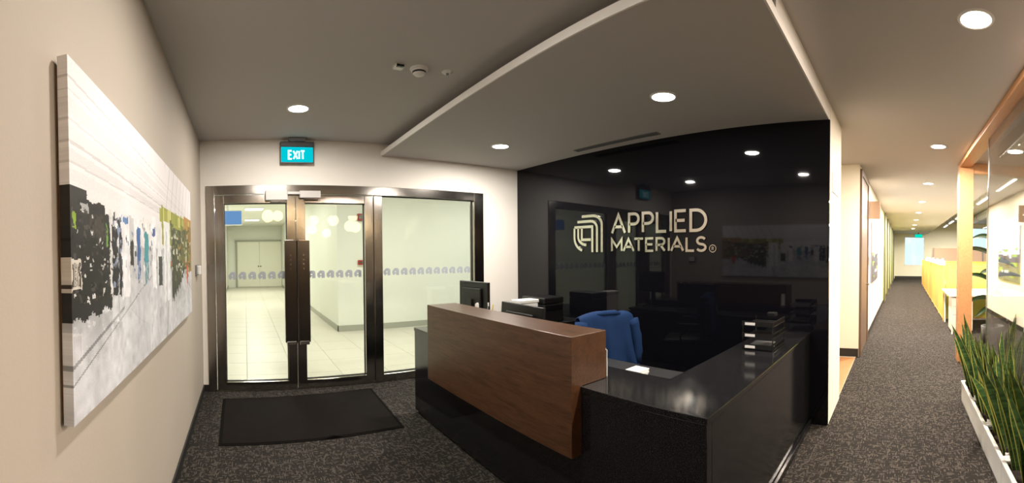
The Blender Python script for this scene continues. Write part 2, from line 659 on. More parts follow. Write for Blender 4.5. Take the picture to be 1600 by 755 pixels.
# the emblem, in a unit box: three nested arches and three nested hooks
EMBLEM = [
    [(.30, .965), (.66, .965)] + arc(.66, .72, .295, .245, 90, 0, 8)[1:] + [(.955, 0)],
    [(.15, .825), (.60, .825)] + arc(.60, .63, .20, .195, 90, 0, 8)[1:] + [(.80, 0)],
    [(.045, .68), (.65, .68), (.65, 0)],
    [(.045, .66), (.045, .40)] + arc(.40, .40, .355, .36, 180, 255, 8)[1:],
    [(.175, .66), (.175, .42)] + arc(.46, .42, .285, .225, 180, 268, 8)[1:],
    [(.30, .66), (.30, .335), (.60, .335)],
]


# ------------------------------------------------------------------ the setting
# floors
struct(MB().box(-4.2, 27.0, -9.2, YD + .02, -.12, 0).build('floor', M_CARPET), 'dark grey-brown office carpet with short pale flecks')
lf = struct(MB().box(-1.2, 9.0, YD + .02, 21.0, -.12, -.006).build('floor_lobby', M_GROUT), 'pale tiled floor of the lobby behind the glass doors')
tile_me = MB().box(.003, .597, .003, .597, -.03, 0, .003).mesh('tile', M_TILE)
for i in range(12):
    for j in range(14):
        x, y = -1.2 + .6 * i, YD + .04 + .6 * j
        if x > 1.7 and y + .6 > 8.3: continue
        t = link('tile', tile_me, lf)
        t.location = (x, y, 0)
mb = MB()
for i in range(6):
    for j in range(14, 27):
        mb.box(-1.2 + .6 * i + .003, -.6 + .6 * i - .003, YD + .04 + .6 * j + .003, YD + .64 + .6 * j - .003, -.03, 0)
ft = mb.build('distant_tiles', M_TILE, lf)
ft['kind'] = 'stuff'

# walls
struct(MB().box(XL - .2, XL, -2.2, YD + .2, 0, 3.6).build('wall_left', M_BEIGE), 'beige painted wall carrying the long canvas')
struct(MB().box(XL - .2, -.43, YD, YD + .16, 0, ZC).box(-.43, 2.985, YD, YD + .16, 2.297, ZC).box(2.985, XB + .7, YD, YD + .16, 0, ZC)
       .build('wall_front', M_WHITE_WALL), 'off-white wall around the glass entrance')
struct(MB().box(XB, XB + .03, YE, YD, 0, ZD).build('wall_right', M_BLACKGLASS), 'mirror-like black wall behind the reception desk')
struct(MB().box(XB + .03, 4.26, YE, YD, 0, ZC).build('wall_corridor_end', M_CREAM), 'cream wall end beside the black wall')
struct(MB().box(4.26, 6.2, 2.6, 2.75, 0, ZC).build('wall_recess', M_CREAM), 'cream back wall of the recess off the corridor')
struct(MB().box(6.02, 26.2, YE, YE + .2, 0, ZC).box(6.02, 6.2, YE + .2, 2.6, 0, ZC).build('wall_corridor', M_CREAM, M=TC), 'long cream wall along the corridor')
struct(MB().box(6.4, 27.0, -9.2, -9.0, 0, 3.6).build('wall_back', M_CREAM), 'far side wall of the open office')
struct(MB().box(-4.0, 6.4, -5.6, -5.4, 0, 3.6).box(-4.2, -4.0, -5.6, -2.2, 0, 3.6).box(-4.2, XL - .2, -2.4, -2.2, 0, 3.6).box(6.3, 6.4, -9.0, -5.4, 0, 3.6).build('wall_lounge', M_LOUNGE), 'dark panelled walls of the lounge behind the camera')
ow = MB()
for y0, y1, z0, z1 in [(-9.0, -6.0, 0, 3.5), (-6.0, -3.6, 0, 1.40), (-6.0, -3.6, 3.25, 3.5), (-3.6, -1.30, 0, 3.5), (-1.30, -.02, 0, .82), (-1.30, -.02, 2.62, 3.5), (-.02, 1.2, 0, 3.5)]:
    ow.box(26.0, 26.15, y0, y1, z0, z1)
struct(ow.build('wall_end', M_CREAM, M=TC), 'end wall of the office with bright windows')

# ceilings
ce = MB().box(XL - .2, 27.0, -1.72, YE, ZC, ZC + .12).box(XL - .2, XB + .7, YE, YD + .1, ZC, ZC + .12).box(4.2, 6.3, YE, 2.75, ZC, ZC + .12)
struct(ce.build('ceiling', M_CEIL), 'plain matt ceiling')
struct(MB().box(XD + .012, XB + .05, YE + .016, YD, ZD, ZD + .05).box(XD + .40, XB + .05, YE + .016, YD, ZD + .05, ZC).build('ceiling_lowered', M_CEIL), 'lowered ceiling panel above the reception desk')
struct(MB().box(XD, XD + .012, YE + .004, YD, ZD - .001, ZD + .051, .001).build('trim_4', M_LIT_EDGE), 'edge of the lowered ceiling along the desk front, coloured bright as if lit')  # thin strip added to carry the painted-in brightness of the panel edge
struct(MB().box(XD + .012, XB + .05, YE + .004, YE + .016, ZD - .001, ZD + .051, .001).box(XD + .40, XB + .05, YE + .004, YE + .016, ZD + .051, ZC).build('trim_5', M_LIT_EDGE), 'edge of the lowered ceiling along the corridor, coloured bright as if lit')
struct(MB().box(-4.2, 27.0, -9.2, -1.72, 3.5, 3.6).build('ceiling_office', M_SERVICE), 'high exposed ceiling above the desks')
struct(MB().box(XL - .2, 27.0, -1.76, -1.72, ZC, 3.5).build('trim_1', M_CEIL), 'edge of the corridor ceiling')
struct(MB().box(-1.2, 9.0, YD + .16, 21.0, 3.0, 3.1).build('ceiling_lobby', M_LOBBYWALL), 'pale lobby ceiling')

# skirtings
struct(MB().box(XL, XL + .012, -2.2, YD, 0, .075).build('baseboard_left', M_BASE))
struct(MB().box(XL + .012, -.43, YD - .012, YD, 0, .075).build('baseboard_front', M_BASE))
struct(MB().box(6.005, 6.02, YE + .002, 2.6, 0, .12).build('baseboard_recess', M_BASE, M=TC))
struct(MB().box(7.25, 26.0, YE - .012, YE, 0, .10).build('baseboard_corridor', M_BASE, M=TC))
struct(MB().box(25.985, 26.0, -9.0, YE - .05, 0, .16).build('baseboard_end', M_BASE, M=TC))
# timber floor of the recess, plank by plank
rf = struct(MB().box(4.26, 6.02, YE + .01, 2.6, 0, .003).build('floor_recess', M_GROUT), 'oak floor of the recess off the corridor')
plank_me = MB().box(.001, .119, 0, 1.98, .003, .008, .001).mesh('plank', M_FLOORWOOD)
for i in range(14):
    t = link('plank', plank_me, rf)
    t.location = (4.28 + .12 * i, YE + .012, 0)

# ------------------------------------------------------------------ glass entrance
GY = YD + .06      # plane of the glass
fr = MB()
fr.box(-.430, -.335, YD - .012, YD + .11, 0, 2.297, .004)
fr.box(1.482, 1.585, YD - .012, YD + .11, 0, 2.190, .004)
fr.box(2.842, 2.985, YD - .012, YD + .11, 0, 2.297, .004)
fr.box(-.335, 2.842, YD - .012, YD + .11, 2.196, 2.297, .004)
fr.box(1.585, 2.842, YD - .006, YD + .11, 0, .092, .004)
struct(fr.build('trim_2', M_STEEL), 'brushed steel frame around the glass entrance')


def decal_mesh():
    m = MB()
    for st in EMBLEM:
        m.ribbon([(a * .082 - .041, b * .082 - .041) for a, b in st], .0125, lambda u, v, d: (u, -d, v), .0012)
    return m.mesh('decal', M_DECAL)


DECAL = decal_mesh()


def leaf_door(name, label, x0, x1, glass_x0, glass_x1, hx, decals):
    """one leaf: frame, glass, pull plate, frosted marks"""
    o = thing(name, label, 'door', ((x0 + x1) / 2, GY, 0))
    del o['category']
    struct(o)
    m = MB()
    m.box(x0, glass_x0, YD + .0, YD + .10, .012, 2.190, .003)
    m.box(glass_x1, x1, YD + .0, YD + .10, .012, 2.190, .003)
    m.box(glass_x0, glass_x1, YD + .0, YD + .10, .012, .102, .003)
    m.box(glass_x0, glass_x1, YD + .0, YD + .10, 2.098, 2.190, .003)
    m.build('leaf_frame', M_STEEL, o)
    MB().box(glass_x0, glass_x1, GY - .005, GY + .005, .102, 2.098).build('glass_pane', M_GLASS, o)
    gk = MB()
    for a, b, c, d in [(glass_x0, glass_x0 + .006, .102, 2.098), (glass_x1 - .006, glass_x1, .102, 2.098), (glass_x0, glass_x1, .102, .108), (glass_x0, glass_x1, 2.092, 2.098)]:
        gk.box(a, b, GY - .012, GY + .012, c, d)
    gk.build('gasket', M_BASE, o)
    # pull plate: a long folded steel channel standing off the stile, with end caps and screws
    h = MB()
    h.box(hx[0], hx[1], YD - .075, YD - .068, .545, 1.672, .002)
    h.box(hx[0], hx[0] + .008, YD - .072, YD + .0, .545, 1.672, .002)
    h.box(hx[1] - .008, hx[1], YD - .072, YD + .0, .545, 1.672, .002)
    ho = h.build('pull_plate', M_DARKSTEEL, o)
    MB().box(hx[0] + .012, hx[1] - .012, YD - .080, YD - .03, .515, .560, .006).build('plate_foot', M_CHROME, ho)
    MB().box(hx[0] + .015, hx[1] - .03, YD - .079, YD - .06, 1.662, 1.682, .004).build('plate_cap', M_CHROME, ho)
    for k in range(4):
        MB().lathe([(0, -.004), (.010, -.004), (.012, 0), (.012, .006)], (hx[0] + hx[1]) / 2, YD - .076, 1.36 + k * .05, 12, 'Y').build('screw', M_STEEL, ho)
    for x in decals:
        d = link('decal', DECAL, o)
        d.location = (x, GY - .006, 1.288)
    return o


d1 = leaf_door('door_1', 'glass door leaf of the entrance nearest the beige wall', -.330, .570, -.228, .470, (.432, .566), [-.148 + .111 * k for k in range(6)])
d2 = leaf_door('door_2', 'glass door leaf of the entrance beside the fixed pane', .574, 1.478, .678, 1.374, (.578, .712), [.751 + .1092 * k for k in range(6)])
# closers
for o, xa, xb, z0, z1, ax in [(d1, .232, .478, 2.120, 2.232, (.478, .60)), (d2, .612, .848, 2.145, 2.225, None)]:
    c = MB().box(xa, xb, YD - .07, YD - .012, z0, z1, .006).build('door_closer', M_SILVER, o)
    if ax:
        MB().box(ax[0], ax[1] + .02, YD - .06, YD - .03, 2.185, 2.215, .004).build('closer_arm', M_SILVER, c)
    MB().box(xa + .06, xb - .02, YD - .06, YD - .012, z0 - .018, z0, .003).build('closer_track', M_DARKSTEEL, c)
w1 = struct(thing('window_1', 'fixed glass pane of the entrance beside the reception desk', 'window', (2.2, GY, 0)))
del w1['category']
MB().box(1.585, 2.842, GY - .005, GY + .005, .092, 2.196).build('glass_pane', M_GLASS, w1)
g = MB()
for a, b, c, d in [(1.585, 1.591, .092, 2.196), (2.832, 2.842, .092, 2.196), (1.585, 2.842, 2.188, 2.196), (1.585, 2.842, .092, .098)]:
    g.box(a, b, GY - .012, GY + .012, c, d)
g.build('gasket', M_BASE, w1)
for k in range(11):
    d = link('decal', DECAL, w1)
    d.location = (1.659 + .1105 * k, GY - .006, 1.297)

# ------------------------------------------------------------------ lobby behind the glass
struct(MB().box(-1.2, -.86, YD + .16, 20.6, 0, 3.0).build('wall_lobby_left', M_LOBBYWALL))
struct(MB().box(-1.2, 2.2, 20.6, 20.8, 0, 3.0).build('wall_lobby_end', M_LOBBYWALL))
struct(MB().box(1.80, 9.0, 8.0, 20.6, 0, 3.0).build('wall_lobby_corner', M_LOBBYWALL), 'pale wall turning a corner inside the lobby')
struct(MB().box(8.8, 9.0, YD + .16, 8.0, 0, 3.0).build('wall_lobby_right', M_LOBBYWALL))
struct(MB().box(1.785, 1.80, 7.985, 20.6, 0, .115).box(1.785, 8.8, 7.985, 8.0, 0, .115).build('baseboard_lobby', M_GREYBASE))
struct(MB().box(-.86, -.845, YD + .16, 20.6, 0, .115).build('baseboard_lobby_left', M_GREYBASE))
ld = struct(thing('door_3', 'white double door at the far end of the lobby', 'door', (.70, 20.6, 0)))
del ld['category']
MB().box(-.48, -.40, 20.53, 20.6, 0, 2.33).box(1.80, 1.79, 20.53, 20.6, 0, 2.33).box(-.48, 1.80, 20.50, 20.6, 2.25, 2.33).build('door_frame', M_GREYBASE, ld)
for a, b in [(-.395, .695), (.705, 1.785)]:
    lo = MB().box(a, b, 20.55, 20.6, .02, 2.25, .006).build('door_leaf', M_LOBBYDOOR, ld)
    MB().box((.62 if a < 0 else .73), (.67 if a < 0 else .78), 20.50, 20.55, 1.00, 1.06, .01).build('door_lock', M_DARKSTEEL, lo)
ds = thing('wall_display', 'small bright blue display hanging in the lobby', 'screen', (-.30, 8.0, 2.11))
MB().box(-.60, -.05, 8.0, 8.06, 2.11, 2.395, .006).build('housing', M_WHITEPLASTIC, ds)
MB().box(-.59, -.06, 7.994, 7.999, 2.13, 2.385).build('screen', M_SCREENBLUE, ds)
MB().box(-.34, -.30, 8.01, 8.05, 2.39, 3.0).build('hanger', M_WHITEPLASTIC, ds)
for k, (z0, z1, lab) in enumerate([(2.19, 2.325, 'upper red alarm box on the pale lobby wall'), (1.31, 1.405, 'lower red call point on the pale lobby wall')]):
    rb = thing('call_point' if k else 'alarm_bell', lab, 'alarm', (2.28, 8.0, z0))
    MB().box(2.215, 2.34, 7.94, 8.0, z0, z1, .008).build('housing', M_RED, rb)
    MB().box(2.235, 2.32, 7.935, 7.94, z0 + .03, z1 - .03).build('face_plate', M_DARKSTEEL, rb)


def lobby_light(x, y, label):
    o = thing('ceiling_panel_light', label, 'ceiling light', (x, y, 3.0), world=False, group='square lights in the lobby ceiling')
    MB().box(-.30, .30, -.30, .30, -.02, 0, .004).build('frame', M_TRIMWHITE, o)
    MB().box(-.28, .28, -.28, .28, -.024, -.019).build('diffuser', emission('lobby_diffuser', C_LOBBY, 3.0), o)
    l = bpy.data.lights.new('panel_light', 'AREA')
    l.shape = 'SQUARE'
    l.size = .55
    l.energy = P_LOBBY * (.92 if y < 8 else (.75 if y < 11 else 1.9))
    l.color = C_LOBBY
    lo = bpy.data.objects.new('panel_light', l)
    COL.objects.link(lo)
    lo.parent = o
    lo.location = (0, 0, -.03)


for x, y in [(.3, 6.2), (2.9, 6.0), (5.0, 6.4), (.3, 9.5), (.3, 13.0), (.3, 16.8)]:
    lobby_light(x, y, 'square lobby ceiling light %s' % {(.3, 6.2): 'just inside the door leaves', (2.9, 6.0): 'behind the fixed pane', (5.0, 6.4): 'far along the lobby past the fixed pane', (.3, 9.5): 'second in the row towards the white double door', (.3, 13.0): 'third in the row towards the white double door', (.3, 16.8): 'nearest the white double door'}[(x, y)])

# ------------------------------------------------------------------ downlights


def downlight(x, y, z, label, warm=False, group='round recessed downlights of the reception', power=None, M=None):
    o = thing('downlight', label, 'downlight', (x, y, z), world=False, group=group, M=M)
    MB().lathe([(.082, -.001), (.086, -.008), (.100, -.006), (.104, 0)], 0, 0, 0, 36).build('trim_ring', M_TRIMWHITE, o, True)
    MB().lathe([(0, -.004), (.084, -.004)], 0, 0, 0, 36).build('diffuser', M_LAMPWARM if warm else M_LAMP, o)
    l = bpy.data.lights.new('downlight_lamp', 'AREA')
    l.shape = 'DISK'
    l.size = .155
    l.spread = math.radians(180)
    l.energy = power or (P_CORRIDOR if warm else P_RECEPTION)
    l.color = C_CORRIDOR if warm else C_RECEPTION
    lo = bpy.data.objects.new('downlight_lamp', l)
    COL.objects.link(lo)
    lo.parent = o
    lo.location = (0, 0, -.010)
    return o


downlight(.487, 3.645, ZC, 'round ceiling light in front of the glass doors')
downlight(.487, 1.56, ZC, 'round ceiling light beside the canvas, out of the picture above')
downlight(2.60, 3.68, ZD, 'round light in the lowered ceiling near the entrance wall', power=58)
downlight(2.62, 1.665, ZD, 'round light in the lowered ceiling above the desk chair')
downlight(2.271, -.406, ZC, 'large round corridor light above the planters', True, 'round downlights along the corridor', 85)
downlight(4.98, -.455, ZC, 'corridor ceiling light just short of the timber post', True, 'round downlights along the corridor', 140)
downlight(4.668, -1.282, ZC, 'ceiling light seen through the glass partition', True, 'round downlights along the corridor', 30)
for k, nm in enumerate(['third corridor light, beyond the timber post', 'fourth corridor light from the glass partition', 'fifth corridor light from the glass partition', 'sixth corridor light from the glass partition', 'corridor light next to last before the far window', 'last corridor light before the far window']):
    downlight(7.59 + 2.63 * k, -.47, ZC, nm, True, 'round downlights along the corridor', M=TC)

# ------------------------------------------------------------------ canvas on the left wall
CY0, CY1, CZ0, CZ1 = 1.005, 3.42, 1.058, 2.045
CXF = XL + .042


def paint_cleanroom(nu, nv):
    rng = np.random.default_rng(7)
    U, V = np.meshgrid((np.arange(nu) + .5) / nu, (np.arange(nv) + .5) / nv, indexing='ij')
    img = np.zeros((nu, nv, 3))
    vp = (.62, .52)

    def col(*c):
        return np.array(srgb(*c))

    def rect(u0, u1, v0, v1, c):
        a, b = int(u0 * nu), max(int(u1 * nu), int(u0 * nu) + 1)
        p, q = int(v0 * nv), max(int(v1 * nv), int(v0 * nv) + 1)
        img[max(a, 0):b, max(p, 0):q] = col(*c)
    # ceiling, converging white troughs
    lane = (V - .58) / (1 - .30 * U - .12 * U * U)           # long troughs that close up towards the far end
    img[:] = col(230, 226, 228)[None, None]
    for a0, wd, g in [(.025, .006, .80), (.045, .012, .90), (.075, .004, .72), (.10, .018, .93), (.135, .004, .76), (.155, .016, .88), (.19, .005, .72), (.215, .022, .93),
                      (.25, .004, .80), (.285, .024, .90), (.33, .003, .82), (.365, .004, .74)]:
        img[np.abs(lane - a0) < wd * (.55 + .45 * (1 - U))] *= g
    for k in range(9):
        u0 = .50 + .06 * k
        img[(np.abs(U - u0 - .22 * (V - .75)) < .0035) & (lane > .10) & (U > .55)] *= .74
    img[(lane > .12) & (lane < .21) & (U > .24) & (U < .55)] *= .93
    # floor
    fl = V < .50
    fang = (U - vp[0]) / np.maximum(vp[1] - V, 1e-3)
    sheen = .5 + .5 * np.sin(U * 40 + 2 * np.sin(U * 13))
    fb = (col(203, 204, 210)[None, None] * (0.86 + .14 * sheen[..., None])) * (1.05 - .25 * np.clip((V - .2) / .3, 0, 1))[..., None]
    img[fl] = fb[fl]
    for k in (-1.0, -.1, .75):
        ln = (np.abs(fang - k * 1.5) < .012 / np.maximum(vp[1] - V, .03) * .35) & fl
        img[ln] *= .45
    img[(np.abs(V - (.155 + .55 * U)) < .006) & (U < .20)] *= .45
    # back wall band
    rect(0, .55, .50, .66, (224, 222, 224))
    rect(.50, 1, .52, .74, (150, 150, 70))
    rect(.48, 1, .65, .725, (158, 160, 72))
    rect(.84, 1, .60, .76, (178, 132, 74))
    for k in range(26):
        u = .5 + .5 * rng.random()
        rect(u, u + .012, .66, .72 + .03 * rng.random(), (206, 202, 128) if rng.random() < .5 else (138, 144, 54))
    # dark machine at the near end
    rect(0, .135, .30, .60, (34, 32, 32))
    rect(.0, .05, .55, .655, (40, 38, 36))
    rect(.02, .115, .60, .625, (30, 28, 28))
    rect(.055, .11, .52, .585, (58, 52, 48))
    rect(.03, .052, .585, .61, (170, 170, 170))
    rect(.005, .016, .54, .585, (128, 160, 50))
    rect(.119, .126, .49, .57, (104, 150, 60))
    rect(.134, .142, .30, .62, (215, 215, 215))
    for k in range(190):
        u, v = .14 * rng.random(), .31 + .28 * rng.random()
        s = rng.random()
        c = (200, 200, 200) if s > .75 else ((70, 66, 64) if s > .3 else (15, 14, 14))
        rect(u, u + .002 + .008 * rng.random(), v, v + .003 + .009 * rng.random(), c)
    rect(0, .03, .36, .45, (205, 198, 190))
    for k in range(8):
        rect(.003 + .003 * k, .005 + .003 * k, .37, .44, (60, 50, 45))
    # ragged foot of the machine
    for k in range(40):
        u = .14 * k / 40
        rect(u, u + .004, .280 + .010 * math.sin(k * .45) + .004 * math.sin(k * 2.3) + .12 * max(0, u - .07), .32, (38, 36, 38))
    rect(.145, .19, .32, .56, (36, 35, 38))
    rect(.172, .176, .20, .60, (175, 175, 180))
    for k in range(60):
        u, v = .145 + .05 * rng.random(), .32 + .28 * rng.random()
        rect(u, u + .004 + .006 * rng.random(), v, v + .01 + .02 * rng.random(), [(210, 210, 212), (90, 90, 100), (130, 140, 170), (30, 30, 30)][rng.integers(4)])
    # white cabinets
    rect(.195, .235, .30, .68, (222, 222, 226))
    rect(.20, .23, .585, .61, (92, 128, 182))
    rect(.235, .262, .33, .62, (190, 190, 192))
    rect(.24, .26, .42, .52, (50, 48, 48))
    for k in range(46):
        u, v = .195 + .20 * rng.random(), .34 + .28 * rng.random()
        rect(u, u + .003 + .006 * rng.random(), v, v + .008 + .02 * rng.random(), [(225, 225, 228), (60, 60, 66), (150, 155, 165), (110, 130, 160)][rng.integers(4)])
    # two people in coveralls
    rect(.282, .305, .44, .585, (58, 96, 150))
    rect(.286, .293, .36, .45, (58, 96, 150))
    rect(.298, .304, .36, .45, (52, 88, 140))
    rect(.288, .300, .585, .62, (225, 225, 228))
    rect(.335, .368, .43, .57, (66, 140, 150))
    rect(.340, .349, .33, .44, (60, 130, 142))
    rect(.355, .364, .35, .44, (56, 122, 134))
    rect(.342, .358, .57, .61, (230, 225, 220))
    rect(.40, .435, .30, .66, (232, 232, 236))
    rect(.405, .43, .56, .60, (70, 90, 150))
    rect(.45, .49, .32, .62, (216, 218, 220))
    rect(.46, .50, .30, .46, (60, 62, 60))
    rect(.52, .60, .20, .66, (226, 228, 230))
    rect(.545, .56, .20, .60, (198, 200, 204))
    # olive machines at the far end
    rect(.62, .78, .28, .64, (64, 66, 46))
    rect(.78, .93, .36, .66, (96, 92, 52))
    rect(.93, 1.0, .34, .70, (140, 110, 60))
    for k in range(150):
        u, v = .60 + .39 * rng.random(), .30 + .36 * rng.random()
        rect(u, u + .008 + .02 * rng.random(), v, v + .01 + .03 * rng.random(), [(40, 44, 36), (120, 124, 70), (190, 190, 170), (86, 96, 60), (160, 110, 60)][rng.integers(5)])
    for k in range(30):
        u = .62 + .16 * k / 30
        rect(u, u + .006, .18 + .10 * k / 30 + .02 * math.sin(k), .30, (58, 60, 48))
    rect(.885, .915, .29, .39, (196, 74, 50))
    rect(.893, .908, .25, .29, (176, 66, 48))
    # polished floor: the print shows its objects mirrored in it
    for i in range(nu):
        f0 = .30 - .06 * min(1, i / nu / .3) + (.0 if i / nu < .6 else .06 * (i / nu - .6) / .4)
        for j in range(int(f0 * nv)):
            mj = min(nv - 1, int((2 * f0) * nv) - j + 2)
            wt = .30 * max(0, 1 - (f0 * nv - j) / (.20 * nv))
            img[i, j] = img[i, j] * (1 - wt) + img[i, mj] * wt
    # break the hard edges up as in a photograph
    def smooth(n1, n2, seed):
        r = np.random.default_rng(seed).standard_normal((n1 + 2, n2 + 2))
        x, y = np.linspace(0, n1, nu), np.linspace(0, n2, nv)
        xi, yi = x.astype(int), y.astype(int)
        fx, fy = (x - xi)[:, None], (y - yi)[None]
        g = lambda a, b: r[np.ix_(xi + a, yi + b)]
        return (g(0, 0) * (1 - fx) + g(1, 0) * fx) * (1 - fy) + (g(0, 1) * (1 - fx) + g(1, 1) * fx) * fy
    amp = np.where((V < .64) & (V > .29), .55, .0)
    iu = np.clip(np.arange(nu)[:, None] + (2.2 * smooth(160, 60, 1) + 1.6 * smooth(60, 30, 3)) * amp, 0, nu - 1).astype(int)
    iv = np.clip(np.arange(nv)[None] + (1.8 * smooth(200, 60, 2) + 2.0 * smooth(70, 20, 4)) * amp, 0, nv - 1).astype(int)
    img = img[iu, iv]
    tone = 1 + .10 * smooth(90, 40, 5) * (V < .62) + .03 * smooth(12, 6, 6)
    img = img * tone[..., None]
    img *= .93 * (1 + .03 * rng.standard_normal((nu, nv, 1)))
    return np.clip(img, 0, 1)


def print_sheet(name, nu, nv, img, fn, parent, wrap=None):
    """a finely divided flat sheet that carries a print; fn(u, v) -> xyz"""
    us, vs = np.linspace(0, 1, nu + 1), np.linspace(0, 1, nv + 1)
    verts = [fn(u, v) for u in us for v in vs]
    faces, cols = [], []
    for i in range(nu):
        for j in range(nv):
            a = i * (nv + 1) + j
            faces.append((a, a + nv + 1, a + nv + 2, a + 1))
            cols.append(img[i, j])
    if wrap:                            # canvas edges folded round the stretcher
        wf = wrap
        for j in range(nv):
            n = len(verts)
            v0, v1 = vs[j], vs[j + 1]
            verts += [fn(0, v0), fn(0, v1), wf(0, v1), wf(0, v0)]
            faces.append((n, n + 1, n + 2, n + 3)); cols.append(img[0, j] * .9)
            n = len(verts)
            verts += [fn(1, v0), fn(1, v1), wf(1, v1), wf(1, v0)]
            faces.append((n, n + 1, n + 2, n + 3)); cols.append(img[-1, j] * .9)
        for i in range(nu):
            for vv, jj in ((0, 0), (1, -1)):
                n = len(verts)
                verts += [fn(us[i], vv), fn(us[i + 1], vv), wf(us[i + 1], vv), wf(us[i], vv)]
                faces.append((n, n + 1, n + 2, n + 3)); cols.append(img[i, jj])
    me = bpy.data.meshes.new(name)
    me.from_pydata([tuple(float(c) for c in v) for v in verts], [], faces)
    at = me.attributes.new('print', 'FLOAT_COLOR', 'CORNER')
    c = np.ones((len(faces) * 4, 4), dtype=np.float32)
    c[:, :3] = np.repeat(np.array(cols), 4, axis=0)
    at.data.foreach_set('color', c.ravel())
    me.materials.append(M_PRINT)
    return link(name, me, parent)


cv = thing('canvas_picture', 'long unframed canvas photo of a white machine hall on the beige wall', 'picture', (XL, (CY0 + CY1) / 2, CZ0))
print_sheet('printed_canvas', 620, 270, paint_cleanroom(620, 270), lambda u, v: (CXF, CY0 + u * (CY1 - CY0), CZ0 + v * (CZ1 - CZ0)), cv,
            lambda u, v: (XL + .012, CY0 + u * (CY1 - CY0), CZ0 + v * (CZ1 - CZ0)))
MB().box(XL, XL + .03, CY0 + .02, CY1 - .02, CZ0 + .02, CZ1 - .02).build('stretcher_frame', M_TIMBER, cv)

# ------------------------------------------------------------------ exit sign
ex = thing('exit_sign', 'glowing turquoise EXIT sign above the glass doors', 'exit sign', (.59, 4.57, 2.528))
MB().box(.493, .680, 4.52, 4.60, 2.760, ZC, .006).build('ceiling_mount', M_GREYPLASTIC, ex)
MB().box(.403, .777, 4.555, 4.60, 2.708, 2.762, .006).build('housing', M_EXITGREY, ex)
pn = MB().box(.405, .774, 4.568, 4.582, 2.528, 2.713, .002).build('edge_frame', M_EXITGREY, ex)
MB().box(.413, .766, 4.565, 4.569, 2.538, 2.702).build('panel', M_GREENSIGN, ex)
write('EXIT', lambda u, v, d: (u, 4.565 - d, v), .485, 2.562, .198, .108, .020, .002, 'letter', M_EXITTEXT, ex, .30)

# ------------------------------------------------------------------ ceiling fittings
sd = thing('smoke_detector', 'round white smoke detector on the ceiling', 'smoke detector', (1.204, 2.678, ZC))
MB().lathe([(0, -.012), (.060, -.012), (.066, 0)], 1.204, 2.678, ZC, 28).build('base_plate', M_WHITEPLASTIC, sd, True)
MB().lathe([(0, -.048), (.030, -.046), (.046, -.034), (.050, -.012)], 1.204, 2.678, ZC, 28).build('sensor_dome', M_WHITEPLASTIC, sd, True)
MB().lathe([(.047, -.034), (.0475, -.026), (.049, -.022)], 1.204, 2.678, ZC, 28).build('vent_slot', M_DARKGREY, sd)
ms = thing('motion_sensor', 'tiny ceiling sensor with a dark lens', 'sensor', (1.049, 2.674, ZC))
MB().box(1.015, 1.083, 2.640, 2.708, ZC - .022, ZC, .006).build('housing', M_WHITEPLASTIC, ms)
MB().box(1.022, 1.076, 2.636, 2.660, ZC - .024, ZC - .008, .002).build('lens', M_SCREENBLACK, ms)
sp = thing('sprinkler', 'flush sprinkler cap in the ceiling beside the smoke detector', 'sprinkler', (1.408, 2.641, ZC))
MB().lathe([(0, -.010), (.030, -.010), (.034, -.003), (.042, 0)], 1.408, 2.641, ZC, 24).build('cover_plate', M_TRIMWHITE, sp, True)
MB().lathe([(0, -.020), (.010, -.020), (.010, -.010)], 1.408, 2.641, ZC, 12).build('nozzle', M_GREYPLASTIC, sp)
sl = thing('air_diffuser', 'long slim slot diffuser in the lowered ceiling by the black wall', 'air vent', (3.38, 2.76, ZD))
MB().box(3.335, 3.345, 2.20, 3.31, ZD - .008, ZD).box(3.405, 3.415, 2.20, 3.31, ZD - .008, ZD).box(3.345, 3.405, 2.20, 2.21, ZD - .008, ZD).box(3.345, 3.405, 3.30, 3.31, ZD - .008, ZD).build('frame', M_GREYPLASTIC, sl)
MB().box(3.345, 3.405, 2.21, 3.30, ZD - .003, ZD).build('slot', M_DARKGREY, sl)
MB().box(3.371, 3.379, 2.21, 3.30, ZD - .007, ZD - .002).build('vane', M_GREYPLASTIC, sl)

# door release on the left wall
cr = thing('door_release', 'small white door release switch on the beige wall near the doors', 'switch', (XL, 4.10, 1.33))
MB().box(XL, XL + .018, 4.02, 4.19, 1.325, 1.43, .004).build('housing', M_GREYPLASTIC, cr)
MB().box(XL + .016, XL + .045, 4.06, 4.185, 1.335, 1.42, .006).build('button_plate', M_WHITEPLASTIC, cr)

# ------------------------------------------------------------------ door mat
mt = thing('door_mat', 'dark brown entrance mat in front of the glass doors', 'mat', (.53, 3.85, 0))
nx, ny = 40, 26
q = [(-.262, 4.385), (1.372, 4.455), (1.325, 3.335), (-.238, 3.285)]


def matp(a, b, grow=0.0):
    a2, b2 = a, b
    tx = (1 - b2) * ((1 - a2) * q[3][0] + a2 * q[2][0]) + b2 * ((1 - a2) * q[0][0] + a2 * q[1][0])
    ty = (1 - b2) * ((1 - a2) * q[3][1] + a2 * q[2][1]) + b2 * ((1 - a2) * q[0][1] + a2 * q[1][1])
    lift = .022 * math.exp(-((a - .60) / .035) ** 2 - (b / .05) ** 2)
    return tx, ty, lift


